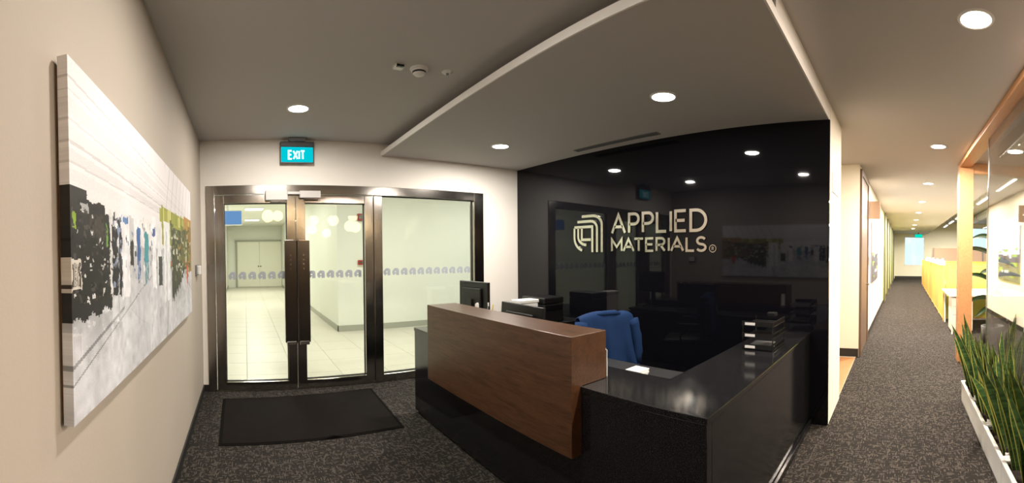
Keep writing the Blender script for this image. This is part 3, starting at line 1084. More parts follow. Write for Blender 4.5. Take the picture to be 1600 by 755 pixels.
m = MB()
for (za, zb, e) in [(.001, .005, 0.0)]:
    for i in range(nx):
        for j in range(ny):
            pts = []
            for a, b in [(i, j), (i + 1, j), (i + 1, j + 1), (i, j + 1)]:
                x, y, l = matp(a / nx, b / ny)
                pts.append((x, y, zb + l))
            m.quadface(pts)
for i in range(nx):
    for b in (0, 1):
        x0, y0, l0 = matp(i / nx, b)
        x1, y1, l1 = matp((i + 1) / nx, b)
        m.quadface([(x0, y0, .0), (x1, y1, .0), (x1, y1, .005 + l1), (x0, y0, .005 + l0)])
for j in range(ny):
    for a in (0, 1):
        x0, y0, _ = matp(a, j / ny)
        x1, y1, _ = matp(a, (j + 1) / ny)
        m.quadface([(x0, y0, .0), (x1, y1, .0), (x1, y1, .005), (x0, y0, .005)])
m.build('rubber_border', M_RUBBER, mt)
m = MB()
for i in range(nx):
    for j in range(ny):
        pts = []
        for a, b in [(i, j), (i + 1, j), (i + 1, j + 1), (i, j + 1)]:
            x, y, l = matp(.018 + .964 * a / nx, .026 + .948 * b / ny)
            pts.append((x, y, .0085 + l * .6))
        m.quadface(pts)
m.build('pile', M_MAT, mt)

# ------------------------------------------------------------------ reception desk
ZT = .81
dk = thing('reception_desk', 'L-shaped black granite reception desk with a raised walnut front', 'reception desk', (1.55, .77, 0))
MB().box(1.55, 1.60, .77, 3.62, .03, ZT - .03, .003).build('granite_front', M_GRANITE, dk)
MB().box(1.60, XB - .004, .77, .82, .06, ZT - .03, .003).build('granite_side', M_GRANITE, dk)
MB().box(1.60, 1.94, 3.57, 3.62, .03, ZT - .03, .003).build('granite_end', M_GRANITE, dk)
tp = MB()
tp.prism([(1.545, .765), (XB - .003, .765), (XB - .003, 1.19), (1.94, 1.19), (1.94, 3.625), (1.545, 3.625)], lambda u, v, d: (u, v, d), ZT - .03, ZT)
tpo = tp.build('granite_top', M_GRANITE, dk)
bv = tpo.modifiers.new('edge', 'BEVEL')
bv.width = .003
bv.segments = 2
MB().box(1.57, 1.62, .80, 3.60, 0, .04).box(1.62, XB - .004, .80, .84, 0, .07).build('plinth', M_BASE, dk)
MB().box(1.60, XB - .02, .745, .77, 0, .05, .003).build('foot_rail', M_GRANITE, dk)
MB().box(1.94, 2.36, 1.19, 3.62, .695, .72, .003).build('lower_worktop', M_DARKGREY, dk)
MB().box(2.30, 2.34, 1.25, 3.60, 0, .695).build('lower_panel', M_DARKGREY, dk)
# walnut: a front board and a shelf block behind its top
wf = thing_w = MB()
wf.prism([(1.478, .452), (1.56, .452), (1.56, ZT + .001), (1.748, ZT + .001), (1.748, 1.076), (1.478, 1.076)], lambda u, v, d: (u, d, v), 1.487, 3.175)
wo = wf.build('walnut_counter', M_WOOD, dk)
bv = wo.modifiers.new('edge', 'BEVEL')
bv.width = .002
bv.segments = 2

# ------------------------------------------------------------------ things on and behind the desk


def monitor(name, label, cx, cy, rot, wd, z_top, h, zb, tilt=0.0):
    o = thing(name, label, 'monitor', (cx, cy, zb), rot, world=False)
    # local: screen faces +x, back towards -x ; width along y
    zc = z_top - h - zb
    ca, sa = math.cos(tilt), math.sin(tilt)
    def R(bx):
        bx.v = [(x * ca - (z - zc) * sa, y, zc + x * sa + (z - zc) * ca) for x, y, z in bx.v]
        return bx
    R(MB().box(-.012, .02, -wd / 2, wd / 2, zc, zc + h, .005)).build('housing', M_BLACKPLASTIC, o)
    R(MB().box(.0195, .0215, -wd / 2 + .012, wd / 2 - .012, zc + .018, zc + h - .012)).build('screen', M_SCREENBLACK, o)
    R(MB().box(-.035, -.010, -wd * .32, wd * .32, zc + h * .18, zc + h * .80, .008)).build('rear_cover', M_BLACKPLASTIC, o)
    R(MB().box(-.0365, -.034, -wd * .30, wd * .30, zc + h * .66, zc + h * .685)).build('rear_ridge', M_DARKGREY, o)
    MB().box(-.055, -.03, -.03, .03, .012, zc + h * .45, .004).build('stand_neck', M_BLACKPLASTIC, o)
    MB().box(-.14, .08, -.12, .12, 0, .014, .004).build('stand_foot', M_BLACKPLASTIC, o)
    return o


monitor('monitor', 'black monitor seen from behind at the door end of the desk', 2.08, 3.405, .05, .475, 1.238, .30, .72)
monitor('monitor', 'low black monitor mostly hidden behind the walnut counter', 2.06, 2.66, -.05, .58, 1.088, .33, .72, -.06)

cd = thing('credenza', 'low dark cabinet against the black wall behind the desk', 'cabinet', (3.1, 3.95, 0))
MB().box(2.66, XB - .01, 3.38, 4.55, .05, .70, .004).build('body', M_DARKGREY, cd)
MB().box(2.64, XB - .006, 3.36, 4.57, .70, .725, .004).build('top', M_BLACKPLASTIC, cd)
MB().box(2.70, XB - .02, 3.41, 4.52, 0, .05).build('plinth', M_BASE, cd)
for a in (3.39, 3.97):
    dd = MB().box(2.645, 2.66, a + .005, a + .57, .06, .69, .003).build('door', M_DARKGREY, cd)
    MB().box(2.63, 2.645, a + .50, a + .52, .50, .62, .003).build('handle', M_DARKSTEEL, dd)
pr = thing('printer', 'black printer beside the white box behind the counter', 'printer', (3.16, 3.66, .725))
MB().box(3.02, 3.32, 3.46, 3.86, .725, .93, .012).build('body', M_BLACKPLASTIC, pr)
MB().box(3.02, 3.32, 3.46, 3.86, .935, 1.005, .012).build('scanner_lid', M_BLACKPLASTIC, pr)
MB().box(2.99, 3.04, 3.50, 3.82, .76, .79, .004).build('paper_tray', M_DARKGREY, pr)
MB().box(3.05, 3.29, 3.448, 3.46, .86, .92, .004).build('control_panel', M_SCREENBLACK, pr)
wb = thing('paper_box', 'white carton with a lid beside the printer', 'box', (2.85, 3.59, .725))
MB().box(2.73, 2.975, 3.515, 3.665, .725, .955, .004).build('carton', M_PAPER, wb)
MB().box(2.722, 2.983, 3.505, 3.672, .962, .995, .004).build('lid', M_PAPER, wb)
pp = thing('paper_pile', 'grey folder pile beside the white carton', 'papers', (2.85, 3.78, .725))
for k in range(6):
    MB().box(2.72 + .008 * (k % 3), 2.95 + .006 * (k % 2), 3.69, 3.87 - .006 * k, .725 + .040 * k, .762 + .040 * k, .002).build('folder', M_GREYCARD if k % 2 else M_DARKGREY, pp)

pc = thing('pen_cup', 'pale pen cup with pens between the two monitors', 'pen cup', (1.90, 2.865, ZT))
MB().lathe([(0, .004), (.036, .004), (.038, .0), (.040, .10), (.037, .10), (.034, .01), (0, .01)], 1.90, 2.865, ZT, 20).build('cup', mat('amber_plastic', (.55, .42, .20), .3), pc, True)
for k, (dx, dy, hh, mm) in enumerate([(.0, .012, .285, M_PAPER), (.016, -.012, .270, mat('yellow_pen', (.75, .60, .15), .4)), (-.012, -.010, .26, M_BLACKPLASTIC)]):
    MB().tube([(1.90 + dx * .5, 2.865 + dy * .5, ZT + .012), (1.90 + dx * 1.5, 2.865 + dy * 1.5, ZT + hh)], .0055, 8).build('pen', mm, pc)
ck = thing('glue_stick', 'two small white tubes standing before the end monitor', 'tubes', (1.88, 3.03, ZT))
for k in range(2):
    MB().lathe([(0, 0), (.012, 0), (.012, .26 - .01 * k), (.009, .272 - .01 * k), (0, .274 - .01 * k)], 1.88 + .01 * k, 3.02 + .034 * k, ZT, 12).build('tube', M_WHITEPLASTIC, ck)

# three-tier tray on the wing
tr = thing('document_tray', 'three-tier black wire document tray on the granite by the black wall', 'document tray', (2.92, .985, ZT))
for k in range(3):
    z = ZT + .006 + k * .082
    t = MB()
    t.box(2.78, 3.07, .865, 1.10, z, z + .003)
    t.build('tier', M_BLACKPLASTIC, tr)
    g = MB()
    for s in range(16):
        x = 2.79 + s * .018
        g.box(x, x + .004, .863, .867, z, z + .034)
    g.box(2.78, 3.07, .862, .868, z + .032, z + .038).box(2.78, 3.07, .862, .868, z, z + .006)
    g.box(2.776, 2.782, .865, 1.10, z, z + .034)
    g.build('wire_front', M_BLACKPLASTIC, tr)
    MB().box(2.772, 2.777, 1.00, 1.075, z + .008, z + .026).build('label_holder', M_PAPER, tr)
    if k == 0:
        MB().box(2.84, 3.05, .93, 1.08, z + .003, z + .008).build('paper', M_GREYCARD, tr)
for x, y in [(2.785, .87), (3.065, .87), (2.785, 1.095), (3.065, 1.095)]:
    MB().tube([(x, y, ZT), (x, y, ZT + .205)], .004, 6).build('post', M_DARKSTEEL, tr)
cl = thing('folded_card', 'narrow white card standing against the end of the walnut counter', 'card', (1.80, 1.53, ZT))
MB().box(1.77, 1.775, 1.50, 1.545, ZT, ZT + .15).build('front_sheet', M_PAPER, cl)
MB().box(1.775, 1.80, 1.53, 1.545, ZT, ZT + .15).build('rear_sheet', M_PAPER, cl)
ps = thing('paper_stack', 'white papers on the lower worktop beside the blue jacket', 'papers', (2.16, 1.58, .72))
for k in range(5):
    MB().box(2.09 + .004 * (k % 2), 2.19 + .003 * k, 1.51 - .003 * (k % 3), 1.615, .72 + k * .008, .7275 + k * .008, .001).build('sheet', M_PAPER, ps)

# chair with a jacket over its back: local y points from the sitter to the camera side of the backrest
CHX, CHY, CHR = 2.62, 2.22, math.atan2(-.80, -.60) - PI / 2 + .25
oc = thing('office_chair', 'black swivel chair behind the desk under the blue jacket', 'chair', (CHX, CHY, 0), CHR, world=False)


def slab(prof, w0, w1, y0, th, z0, z1, curve, name, material, parent, nu=12, nv=10):
    """a curved padded slab: width varies w0..w1 up the height, bowed by curve"""
    m = MB()
    grid = {}
    for sgn in (0, 1):
        for i in range(nu + 1):
            for j in range(nv + 1):
                a, b = i / nu * 2 - 1, j / nv
                wd = (w0 + (w1 - w0) * b) * prof(b)
                edge = (1 - abs(a) ** 6) * (1 - abs(2 * b - 1) ** 8)
                y = y0 + curve * (a * a) + (-th / 2 if sgn == 0 else th / 2) * (.25 + .75 * edge)
                grid[sgn, i, j] = len(m.v)
                m.v.append((a * wd / 2, y, z0 + (z1 - z0) * b))
    for sgn in (0, 1):
        for i in range(nu):
            for j in range(nv):
                m.f.append((grid[sgn, i, j], grid[sgn, i + 1, j], grid[sgn, i + 1, j + 1], grid[sgn, i, j + 1]))
    for i in range(nu):
        for j in (0, nv):
            m.f.append((grid[0, i, j], grid[0, i + 1, j], grid[1, i + 1, j], grid[1, i, j]))
    for j in range(nv):
        for i in (0, nu):
            m.f.append((grid[0, i, j], grid[0, i, j + 1], grid[1, i, j + 1], grid[1, i, j]))
    return m.build(name, material, parent, True)


slab(lambda b: 1 - .12 * (2 * b - 1) ** 4, .44, .42, 0.0, .06, .52, .985, -.04, 'backrest', M_DARKGREY, oc)
st = MB().box(-.24, .24, .06, .52, .42, .50, .035)
st.v = [(x, -y, z) for x, y, z in st.v]
st.build('seat', M_DARKGREY, oc, True)
MB().tube([(0, -.02, .60), (0, .05, .45), (0, -.10, .40), (0, -.26, .40)], .018, 8).build('back_bar', M_BLACKPLASTIC, oc)
MB().tube([(0, -.28, .42), (0, -.28, .10)], .028, 12).build('gas_column', M_DARKSTEEL, oc)
for k in range(5):
    a = 2 * PI * k / 5 + .3
    lg = MB().tube([(0, -.28, .115), (.29 * math.cos(a), -.28 + .29 * math.sin(a), .075)], [.024, .014], 8).build('leg', M_BLACKPLASTIC, oc)
    MB().lathe([(0, -.012), (.028, -.012), (.030, 0), (.028, .012), (0, .012)], .29 * math.cos(a), -.28 + .29 * math.sin(a), .030, 14, 'X').build('caster', M_BLACKPLASTIC, lg)
for s in (-1, 1):
    am = MB().tube([(s * .25, -.30, .45), (s * .28, -.30, .56), (s * .28, -.16, .66), (s * .28, -.16, .67)], .013, 8).build('arm_post', M_BLACKPLASTIC, oc)
    MB().box(s * .28 - .035, s * .28 + .035, -.34, -.08, .665, .695, .012).build('arm_pad', M_BLACKPLASTIC, am)

jk = thing('blue_jacket', 'royal blue jacket hung over the back of the desk chair', 'jacket', (CHX, CHY, .52), CHR, world=False)
m = MB()
rows, cols_ = 22, 28
rng = random.Random(4)
grid = {}
z_off = .52
for i in range(cols_ + 1):
    a = i / cols_ * 2 - 1
    for j in range(rows + 1):
        t = j / rows                                # from the front hem over the top to the rear hem
        fall = .34 + .05 * math.sin(a * 2.1 + .6)
        s = (t - .5) * 2                            # -1 seat side .. +1 camera side
        hem = .43 * (1 if s > 0 else .55)
        r = abs(s)
        topz = .995 - .035 * abs(a) ** 4 + .006 * math.sin(a * 5)
        if r < .18:
            y = math.copysign(1, s) * .048 * (r / .18)
            z = topz + .014 * (1 - (r / .18) ** 2)
        else:
            k = (r - .18) / .82
            y = math.copysign(1, s) * (.048 + .022 * k + .012 * math.sin(a * 9 + k * 3) * k + .010 * math.sin(a * 17 + 1.3) * k)
            z = topz - k * hem * (1 + .03 * math.sin(a * 4.2))
        wd = .235 + .070 * r * r + .008 * math.sin(7 * r)
        grid[i, j] = len(m.v)
        m.v.append((a * wd, y - .04 * a * a, z - z_off))
for i in range(cols_):
    for j in range(rows):
        m.f.append((grid[i, j], grid[i + 1, j], grid[i + 1, j + 1], grid[i, j + 1]))
jb = m.build('jacket_body', M_BLUE, jk, True)
sm = jb.modifiers.new('cloth', 'SOLIDIFY')
sm.thickness = .012
sm.offset = 1
ss = jb.modifiers.new('smooth', 'SUBSURF')
ss.levels = ss.render_levels = 1
for s, bend in ((-1, .02), (1, .05)):
    pts, rad = [], []
    for k in range(9):
        t = k / 8
        pts.append((s * (.235 + .045 * math.sin(t * PI * .6)), .045 + bend * math.sin(t * 2.2) - .03, .94 - .36 * t - z_off))
        rad.append(.052 - .016 * t + .004 * math.sin(t * 19))
    sv = MB().tube(pts, rad, 14).build('sleeve', M_BLUE, jk, True)
MB().tube([(-.10, .030, .998 - z_off), (-.05, .045, 1.012 - z_off), (.05, .045, 1.012 - z_off), (.10, .030, .998 - z_off)], [.016, .022, .022, .016], 10).build('collar', M_BLUE, jk, True)
lt = MB()
for st in GLYPH['P'][1]:
    lt.ribbon([(a * .045 + .150, b * .055 + .245) for a, b in st], .009, lambda u, v, d: (-u + .38, .094 + d, v), .003)
lt.build('stitched_letter', M_PAPER, jk)

# ------------------------------------------------------------------ sign on the black wall
ws = thing('company_sign', 'polished metal emblem and company name on the black wall', 'sign', (XB, 2.6, 1.51))
SF = lambda u, v, d: (XB - .001 - d, 3.525 - u, v)
for st in EMBLEM:
    MB().ribbon([(a * .475, 1.514 + b * .432) for a, b in st], .030, SF, .014).build('emblem_stroke', M_SIGNMETAL, ws)
write('APPLIED', SF, .588, 1.706, 1.176, .226, .030, .014, 'letter', M_SIGNMETAL, ws, .26)
write('MATERIALS', SF, .588, 1.513, 1.170, .152, .024, .014, 'letter', M_SIGNMETAL, ws, .26)
MB().ribbon(arc(1.82, 1.545, .034, .034, 0, 360, 24), .007, SF, .010).build('registered_ring', M_SIGNMETAL, ws)
rl = MB()
for st in GLYPH['R'][1]:
    rl.ribbon([(1.811 + a * .028, 1.530 + b * .030) for a, b in st], .0055, SF, .010)
rl.build('registered_letter', M_SIGNMETAL, ws)

# ------------------------------------------------------------------ corridor wall
nt_ = thing('wall_notice', 'white notice plate on the cream wall end beside the black wall', 'notice', (3.88, YE, 2.06))
MB().box(3.70, 4.08, YE - .008, YE, 2.06, 2.245, .002).build('plate', M_WHITEPLASTIC, nt_)
for k in range(2):
    MB().box(3.76, 4.02, YE - .0095, YE - .008, 2.17 - k * .05, 2.185 - k * .05).build('text_line', M_GREYCARD, nt_)
dr = struct(thing('door_4', 'tall dark brown door in the corridor wall', 'door', (6.6, YE, 0), M=TC))
del dr['category']
MB().box(6.03, 6.10, YE - .035, YE, 0, 2.74, .004).box(7.12, 7.22, YE - .035, YE, 0, 2.74, .004).box(6.10, 7.12, YE - .035, YE, 2.66, 2.74, .004).build('door_frame', M_BROWN, dr)
dl = MB().box(6.10, 7.12, YE - .018, YE, .005, 2.66).build('door_leaf', M_BROWN, dr)
MB().tube([(6.95, YE - .018, 1.0), (6.95, YE - .07, 1.0), (6.83, YE - .07, 1.0)], .010, 8).build('handle', M_CHROME, dl)
kp = thing('keypad', 'small black access reader beside the dark corridor door', 'keypad', (7.34, YE, 1.30), M=TC)
MB().box(7.30, 7.40, YE - .03, YE, 1.30, 1.46, .006).build('housing', M_BLACKPLASTIC, kp)
MB().box(7.315, 7.385, YE - .032, YE - .029, 1.40, 1.445).build('display', M_GREYPLASTIC, kp)
bs = thing('blade_sign', 'square brown sign projecting from the corridor wall', 'sign', (7.55, YE, 2.14), M=TC)
MB().box(7.53, 7.55, .40, YE, 2.14, 2.46, .003).build('plate', mat('tan_plate', (.36, .24, .17), .5), bs)
MB().box(7.52, 7.56, YE - .02, YE, 2.12, 2.48, .003).build('bracket', M_GREYPLASTIC, bs)


def paint_photo(nu, nv, seed):
    rng = np.random.default_rng(seed)
    img = np.zeros((nu, nv, 3))
    for j in range(nv):
        v = j / nv
        img[:, j] = np.array(srgb(178, 200, 224)) * (.75 + .35 * v) if v > .52 else np.array(srgb(70, 80, 96))
    for k in range(40):
        a, b = rng.integers(0, nu), rng.integers(0, int(nv * .62))
        c = [(40, 44, 52), (110, 122, 140), (200, 205, 212), (26, 28, 32), (120, 160, 70)][rng.integers(5)]
        img[a:a + rng.integers(2, nu // 4), b:b + rng.integers(1, nv // 9)] = srgb(*c)
    img[:, int(nv * .50):int(nv * .53)] = srgb(220, 226, 230)
    return img


for k, (x0, x1, z0, z1, lab) in enumerate([(8.0, 9.7, .95, 2.12, 'large blue-grey picture on the cream corridor wall')]):
    pt = thing('wall_picture', lab, 'picture', ((x0 + x1) / 2, YE, z0), M=TC)
    print_sheet('print', 30, 40, paint_photo(30, 40, 11 + k), lambda u, v, x0=x0, x1=x1, z0=z0, z1=z1: (x0 + u * (x1 - x0), YE - .031, z0 + v * (z1 - z0)), pt)
    MB().box(x0, x1, YE - .03, YE, z0, z1).build('backing_board', M_GREYPLASTIC, pt)
# green end of the wall with tall dark doors
struct(MB().box(12.6, 25.9, YE - .015, YE, .10, ZC).build('trim_3', M_GREENWALL, M=TC), 'lime green stretch of the corridor wall')
for k, x in enumerate([12.9, 15.0, 17.4, 20.2, 23.0]):
    o = struct(MB().box(x, x + .85, YE - .05, YE - .015, 0, ZC - .02, .004).build('door_%d' % (5 + k), M_OLIVE, M=TC), 'tall dark olive door in the green corridor wall')
wn2 = struct(thing('window_2', 'bright window at the end of the corridor', 'window', (26.05, -.65, .82), M=TC))
del wn2['category']
wn3 = struct(thing('window_3', 'bright window behind the office desks', 'window', (26.05, -4.8, 1.4), M=TC))
del wn3['category']
for o, y0, y1, z0, z1, n in [(wn2, -1.30, -.02, .82, 2.62, 2), (wn3, -6.0, -3.6, 1.40, 3.25, 3)]:
    f = MB()
    f.box(26.02, 26.1, y0, y0 + .05, z0, z1).box(26.02, 26.1, y1 - .05, y1, z0, z1).box(26.02, 26.1, y0, y1, z0, z0 + .05).box(26.02, 26.1, y0, y1, z1 - .05, z1)
    f.build('window_frame', M_WHITEPLASTIC, o)
    for k in range(n):
        a = y0 + (y1 - y0) * k / n
        MB().box(26.05, 26.06, a + .02, a + (y1 - y0) / n - .02, z0 + .04, z1 - .04).build('pane', M_GLASS, o)
    MB().box(26.0, 26.08, y0 - .03, y1 + .03, z0 - .04, z0, .004).build('window_sill', M_WHITEPLASTIC, o)
fe = thing('exit_sign', 'distant green exit sign at the end of the corridor', 'exit sign', (24.5, -.9, 2.5), M=TC)
MB().box(24.48, 24.54, -1.10, -.62, 2.50, 2.72, .004).build('housing', M_GREYPLASTIC, fe)
MB().box(24.472, 24.48, -1.08, -.64, 2.52, 2.70).build('panel', M_CEILEXIT, fe)
MB().box(24.50, 24.52, -.90, -.82, 2.72, ZC).build('ceiling_mount', M_GREYPLASTIC, fe)

# ------------------------------------------------------------------ glass partition with timber frame
gp = thing('glass_partition', 'glass partition in an orange timber frame along the corridor', 'partition', (3.7, -.92, 0))
MB().box(5.78, 5.98, -1.03, -.83, 0, 2.735, .004).build('corner_post', M_TIMBER, gp)
MB().box(1.40, 1.56, -1.0, -.85, 0, 2.735, .004).build('end_post', M_TIMBER, gp)
MB().box(1.40, 5.98, -1.0, -.83, 2.735, ZC - .001, .004).build('top_beam', M_TIMBER, gp)
MB().box(5.80, 5.94, -5.0, -1.0, 2.66, ZC - .001, .004).build('return_beam', M_TIMBER, gp)
MB().box(1.56, 5.78, -.99, -.86, 0, .09, .004).build('bottom_rail', M_TIMBER, gp)
for a, b in [(1.56, 2.93), (2.935, 4.30)]:
    MB().box(a, b, -.935, -.925, .09, 2.735).build('glass_panel', M_GLASS2, gp)
MB().box(4.30, 4.312, -.94, -.92, .09, 2.735).build('edge_profile', M_CHROME, gp)
MB().box(1.56, 4.29, -.950, -.937, 2.585, 2.735).build('header_panel', M_GREYBOX, gp)
bb = thing('blind_box', 'long dark grey box under the ceiling behind the glass partition', 'blind box', (3.0, -1.05, 2.53))
MB().box(1.40, 4.28, -1.10, -1.01, 2.545, 2.79, .006).build('casing', M_GREYBOX, bb)
MB().box(1.42, 4.26, -1.07, -1.03, 2.525, 2.55).build('bottom_bar', M_GREYPLASTIC, bb)

# ------------------------------------------------------------------ planters and snake plants
PX = [4.225, 3.665, 3.105, 2.545, 1.985, 1.425]
pl_names = ['white planter trough at the far end, nearest the timber post', 'second white planter trough from the timber post', 'third white planter trough from the timber post', 'fourth white planter trough from the timber post', 'white planter trough partly outside the picture at its near edge']
leaf_meshes = []
rng = random.Random(12)


def leaf_mesh(h, wd, bend, twist, fold):
    m = MB()
    n, k = 14, 4
    uv = []
    for i in range(n + 1):
        t = i / n
        prof = (.55 + .45 * math.sin(min(t / .45, 1) * PI / 2)) * (1 - max(0, (t - .62) / .38) ** 1.9)
        wdt = wd * max(prof, .02)
        a0 = twist * t
        off = bend * t * t
        for j in range(k + 1):
            s = j / k * 2 - 1
            x, y = s * wdt / 2, fold * abs(s) ** 1.5 * wdt * .5
            m.v.append((x * math.cos(a0) - y * math.sin(a0) + off, x * math.sin(a0) + y * math.cos(a0), h * t * (1 - .12 * abs(bend) * t)))
            uv.append((j / k, t))
    for i in range(n):
        for j in range(k):
            a = i * (k + 1) + j
            m.f.append((a, a + 1, a + k + 2, a + k + 1))
    me = bpy.data.meshes.new('leaf')
    me.from_pydata(m.v, [], m.f)
    ul = me.uv_layers.new(name='UVMap')
    for lp in me.loops:
        ul.data[lp.index].uv = uv[lp.vertex_index]
    me.materials.append(M_LEAF)
    for p in me.polygons: p.use_smooth = True
    return me


for k in range(12):
    leaf_meshes.append(leaf_mesh(rng.uniform(.50, .78), rng.uniform(.058, .084), rng.uniform(.02, .15), rng.uniform(-.7, .7), rng.uniform(.15, .5)))
short_leaf = leaf_mesh(.30, .07, .14, .3, .3)
for k in range(5):
    x1, x0 = PX[k] - .006, PX[k + 1] + .006
    y0, y1 = -.845, -.655
    o = thing('planter_trough', pl_names[k], 'planter', ((x0 + x1) / 2, -.75, 0), group='white planter troughs along the glass')
    b = MB()
    t = .012
    b.box(x0, x1, y1 - t, y1, 0, .205, .004).box(x0, x1, y0, y0 + t, 0, .205, .004).box(x0, x0 + t, y0 + t, y1 - t, 0, .205, .003).box(x1 - t, x1, y0 + t, y1 - t, 0, .205, .003).box(x0, x1, y0, y1, 0, .015, .003)
    b.build('trough', M_WHITEPLASTIC, o)
    rm = MB()
    rm.box(x0 - .004, x1 + .004, y1 - .022, y1 + .006, .195, .212, .004).box(x0 - .004, x1 + .004, y0 - .006, y0 + .022, .195, .212, .004).box(x0 - .004, x0 + .03, y0, y1, .195, .211, .004).box(x1 - .03, x1 + .004, y0, y1, .195, .211, .004)
    rm.build('rim', M_WHITEPLASTIC, o)
    s = MB()
    for i in range(12):
        for j in range(5):
            xa, xb = x0 + t + (x1 - x0 - 2 * t) * i / 12, x0 + t + (x1 - x0 - 2 * t) * (i + 1) / 12
            ya, yb = y0 + t + (y1 - y0 - 2 * t) * j / 5, y0 + t + (y1 - y0 - 2 * t) * (j + 1) / 5
            hz = lambda a, c: .172 + .006 * math.sin(a * 61 + c * 47)
            s.quadface([(xa, ya, hz(xa, ya)), (xb, ya, hz(xb, ya)), (xb, yb, hz(xb, yb)), (xa, yb, hz(xa, yb))])
    s.build('soil', M_SOIL, o, True)
    wi = MB().lathe([(0, .0), (.014, .0), (.014, .025), (.010, .032), (0, .034)], x0 + .05, y1 - .055, .190, 14).build('water_gauge', M_WHITEPLASTIC, o, True)
    MB().lathe([(0, 0), (.011, 0), (.011, .03), (0, .032)], x0 + .05, y1 - .055, .222, 12).build('gauge_cap', M_BLACKPLASTIC, wi, True)
    for pidx in range(3):
        cx = x0 + (x1 - x0) * (pidx + .5) / 3
        lab = 'yellow-edged snake plant at %s of the %s trough from the timber post' % (['the near end', 'the middle', 'the far end'][pidx], ['first', 'second', 'third', 'fourth', 'fifth'][k])
        prot = rng.uniform(0, 6)
        p = thing('snake_plant', lab, 'plant', (cx, -.768, .170), prot, world=False, group='snake plants in the white troughs')
        for q_ in range(9):
            a = q_ * 2.4 + rng.uniform(-.3, .3)
            r = .014 + .046 * (q_ / 9)
            me = leaf_meshes[rng.randrange(12)]
            lf_ = link('leaf', me, p)
            sc = rng.uniform(.82, 1.10)
            a2 = a if math.sin(a + prot) > -.25 else -a - 2 * prot      # leaves by the glass bend back towards the corridor
            lf_.matrix_local = Matrix.Translation((r * math.cos(a), r * math.sin(a), 0)) @ Matrix.Rotation(a2, 4, 'Z') @ Matrix.Rotation(rng.uniform(.0, .20) * (1 if math.sin(a + prot) > -.3 else .25), 4, 'Y') @ Matrix.Diagonal((sc, sc, sc, 1))
        if pidx == 1:
            lf_ = link('leaf', short_leaf, p)
            lf_.matrix_local = Matrix.Translation((.03, .03, 0)) @ Matrix.Rotation(1.2, 4, 'Z') @ Matrix.Rotation(.35, 4, 'Y')

# ------------------------------------------------------------------ lantern cluster in the lounge (mirrored in the door glass)
LANT = [(.67, 2.66, .175), (.98, 2.70, .155), (1.99, 2.53, .145), (2.00, 2.29, .145), (2.57, 2.53, .16), (2.36, 2.16, .13), (3.17, 2.66, .15), (3.16, 2.39, .17), (3.44, 2.39, .17), (1.40, 2.86, .16), (2.85, 2.92, .15)]
for k, (x, z, r) in enumerate(LANT):
    y = -2.52 - (.36 if k in (3, 7, 1) else (.72 if k == 8 else 0))
    o = thing('paper_lantern', 'round paper lantern mirrored in the doors, %s from the beige wall' % ['first', 'second', 'third', 'fourth', 'fifth', 'sixth', 'seventh', 'eighth', 'ninth', 'tenth', 'eleventh'][sorted(q_[0] for q_ in LANT).index(x)], 'lamp', (x, y, z - r), world=True, group='round paper lanterns in the lounge')
    prof = []
    for i in range(17):
        a = -PI / 2 + PI * i / 16
        prof.append((max(.001, r * math.cos(a)) * (1 + .012 * math.cos(i * PI)), r * math.sin(a)))
    MB().lathe(prof, x, y, z, 28).build('paper_globe', M_LANTERN, o, True)
    MB().tube([(x, y, z + r), (x, y, 3.5)], .003, 6).build('cord', M_BASE, o)

# ------------------------------------------------------------------ office beyond the post


def workstation(x0, label, y0=-.90):
    o = thing('office_desk', label, 'desk', (x0 + .8, y0 - .75, 0), M=TC, group='white office desks')
    MB().box(x0, x0 + 1.55, y0 - 1.55, y0, .715, .745, .004).build('desk_top', M_WHITETOP, o)
    pd = MB().box(x0 + .04, x0 + .56, y0 - .46, y0 - .05, .06, .70, .004).build('pedestal', M_PINKPED, o)
    for z0, z1 in [(.08, .36), (.37, .52), (.53, .69)]:
        dw = MB().box(x0 + .03, x0 + .04, y0 - .455, y0 - .055, z0, z1 - .008, .003).build('drawer', M_PINKPED, pd)
        MB().box(x0 + .02, x0 + .03, y0 - .30, y0 - .21, z1 - .04, z1 - .03).build('pull', M_GREYPLASTIC, dw)
    for a in (x0 + .05, x0 + 1.48):
        for c in (y0 - .07, y0 - 1.50):
            MB().tube([(a, c, 0), (a, c, .716)], .020, 8).build('leg', M_WHITEPLASTIC, o)
    return o


def panel(x0, x1, y0, y1, h, label, mt_, nm='partition_panel'):
    o = thing(nm, label, 'partition', ((x0 + x1) / 2, (y0 + y1) / 2, 0), M=TC, group='fabric partition panels between desks')
    MB().box(x0 + .012, x1 - .012, y0 + .004, y1 - .004, .06, h - .012, .003).build('fabric', mt_, o)
    f = MB()
    f.box(x0, x1, y0, y1, h - .015, h, .002).box(x0, x1, y0, y1, .04, .06, .002)
    if x1 - x0 > y1 - y0:
        f.box(x0, x0 + .014, y0, y1, 0, h, .002).box(x1 - .014, x1, y0, y1, 0, h, .002)
    else:
        f.box(x0, x1, y0, y0 + .014, 0, h, .002).box(x0, x1, y1 - .014, y1, 0, h, .002)
    f.build('edge_frame', M_ORANGEEDGE, o)
    return o


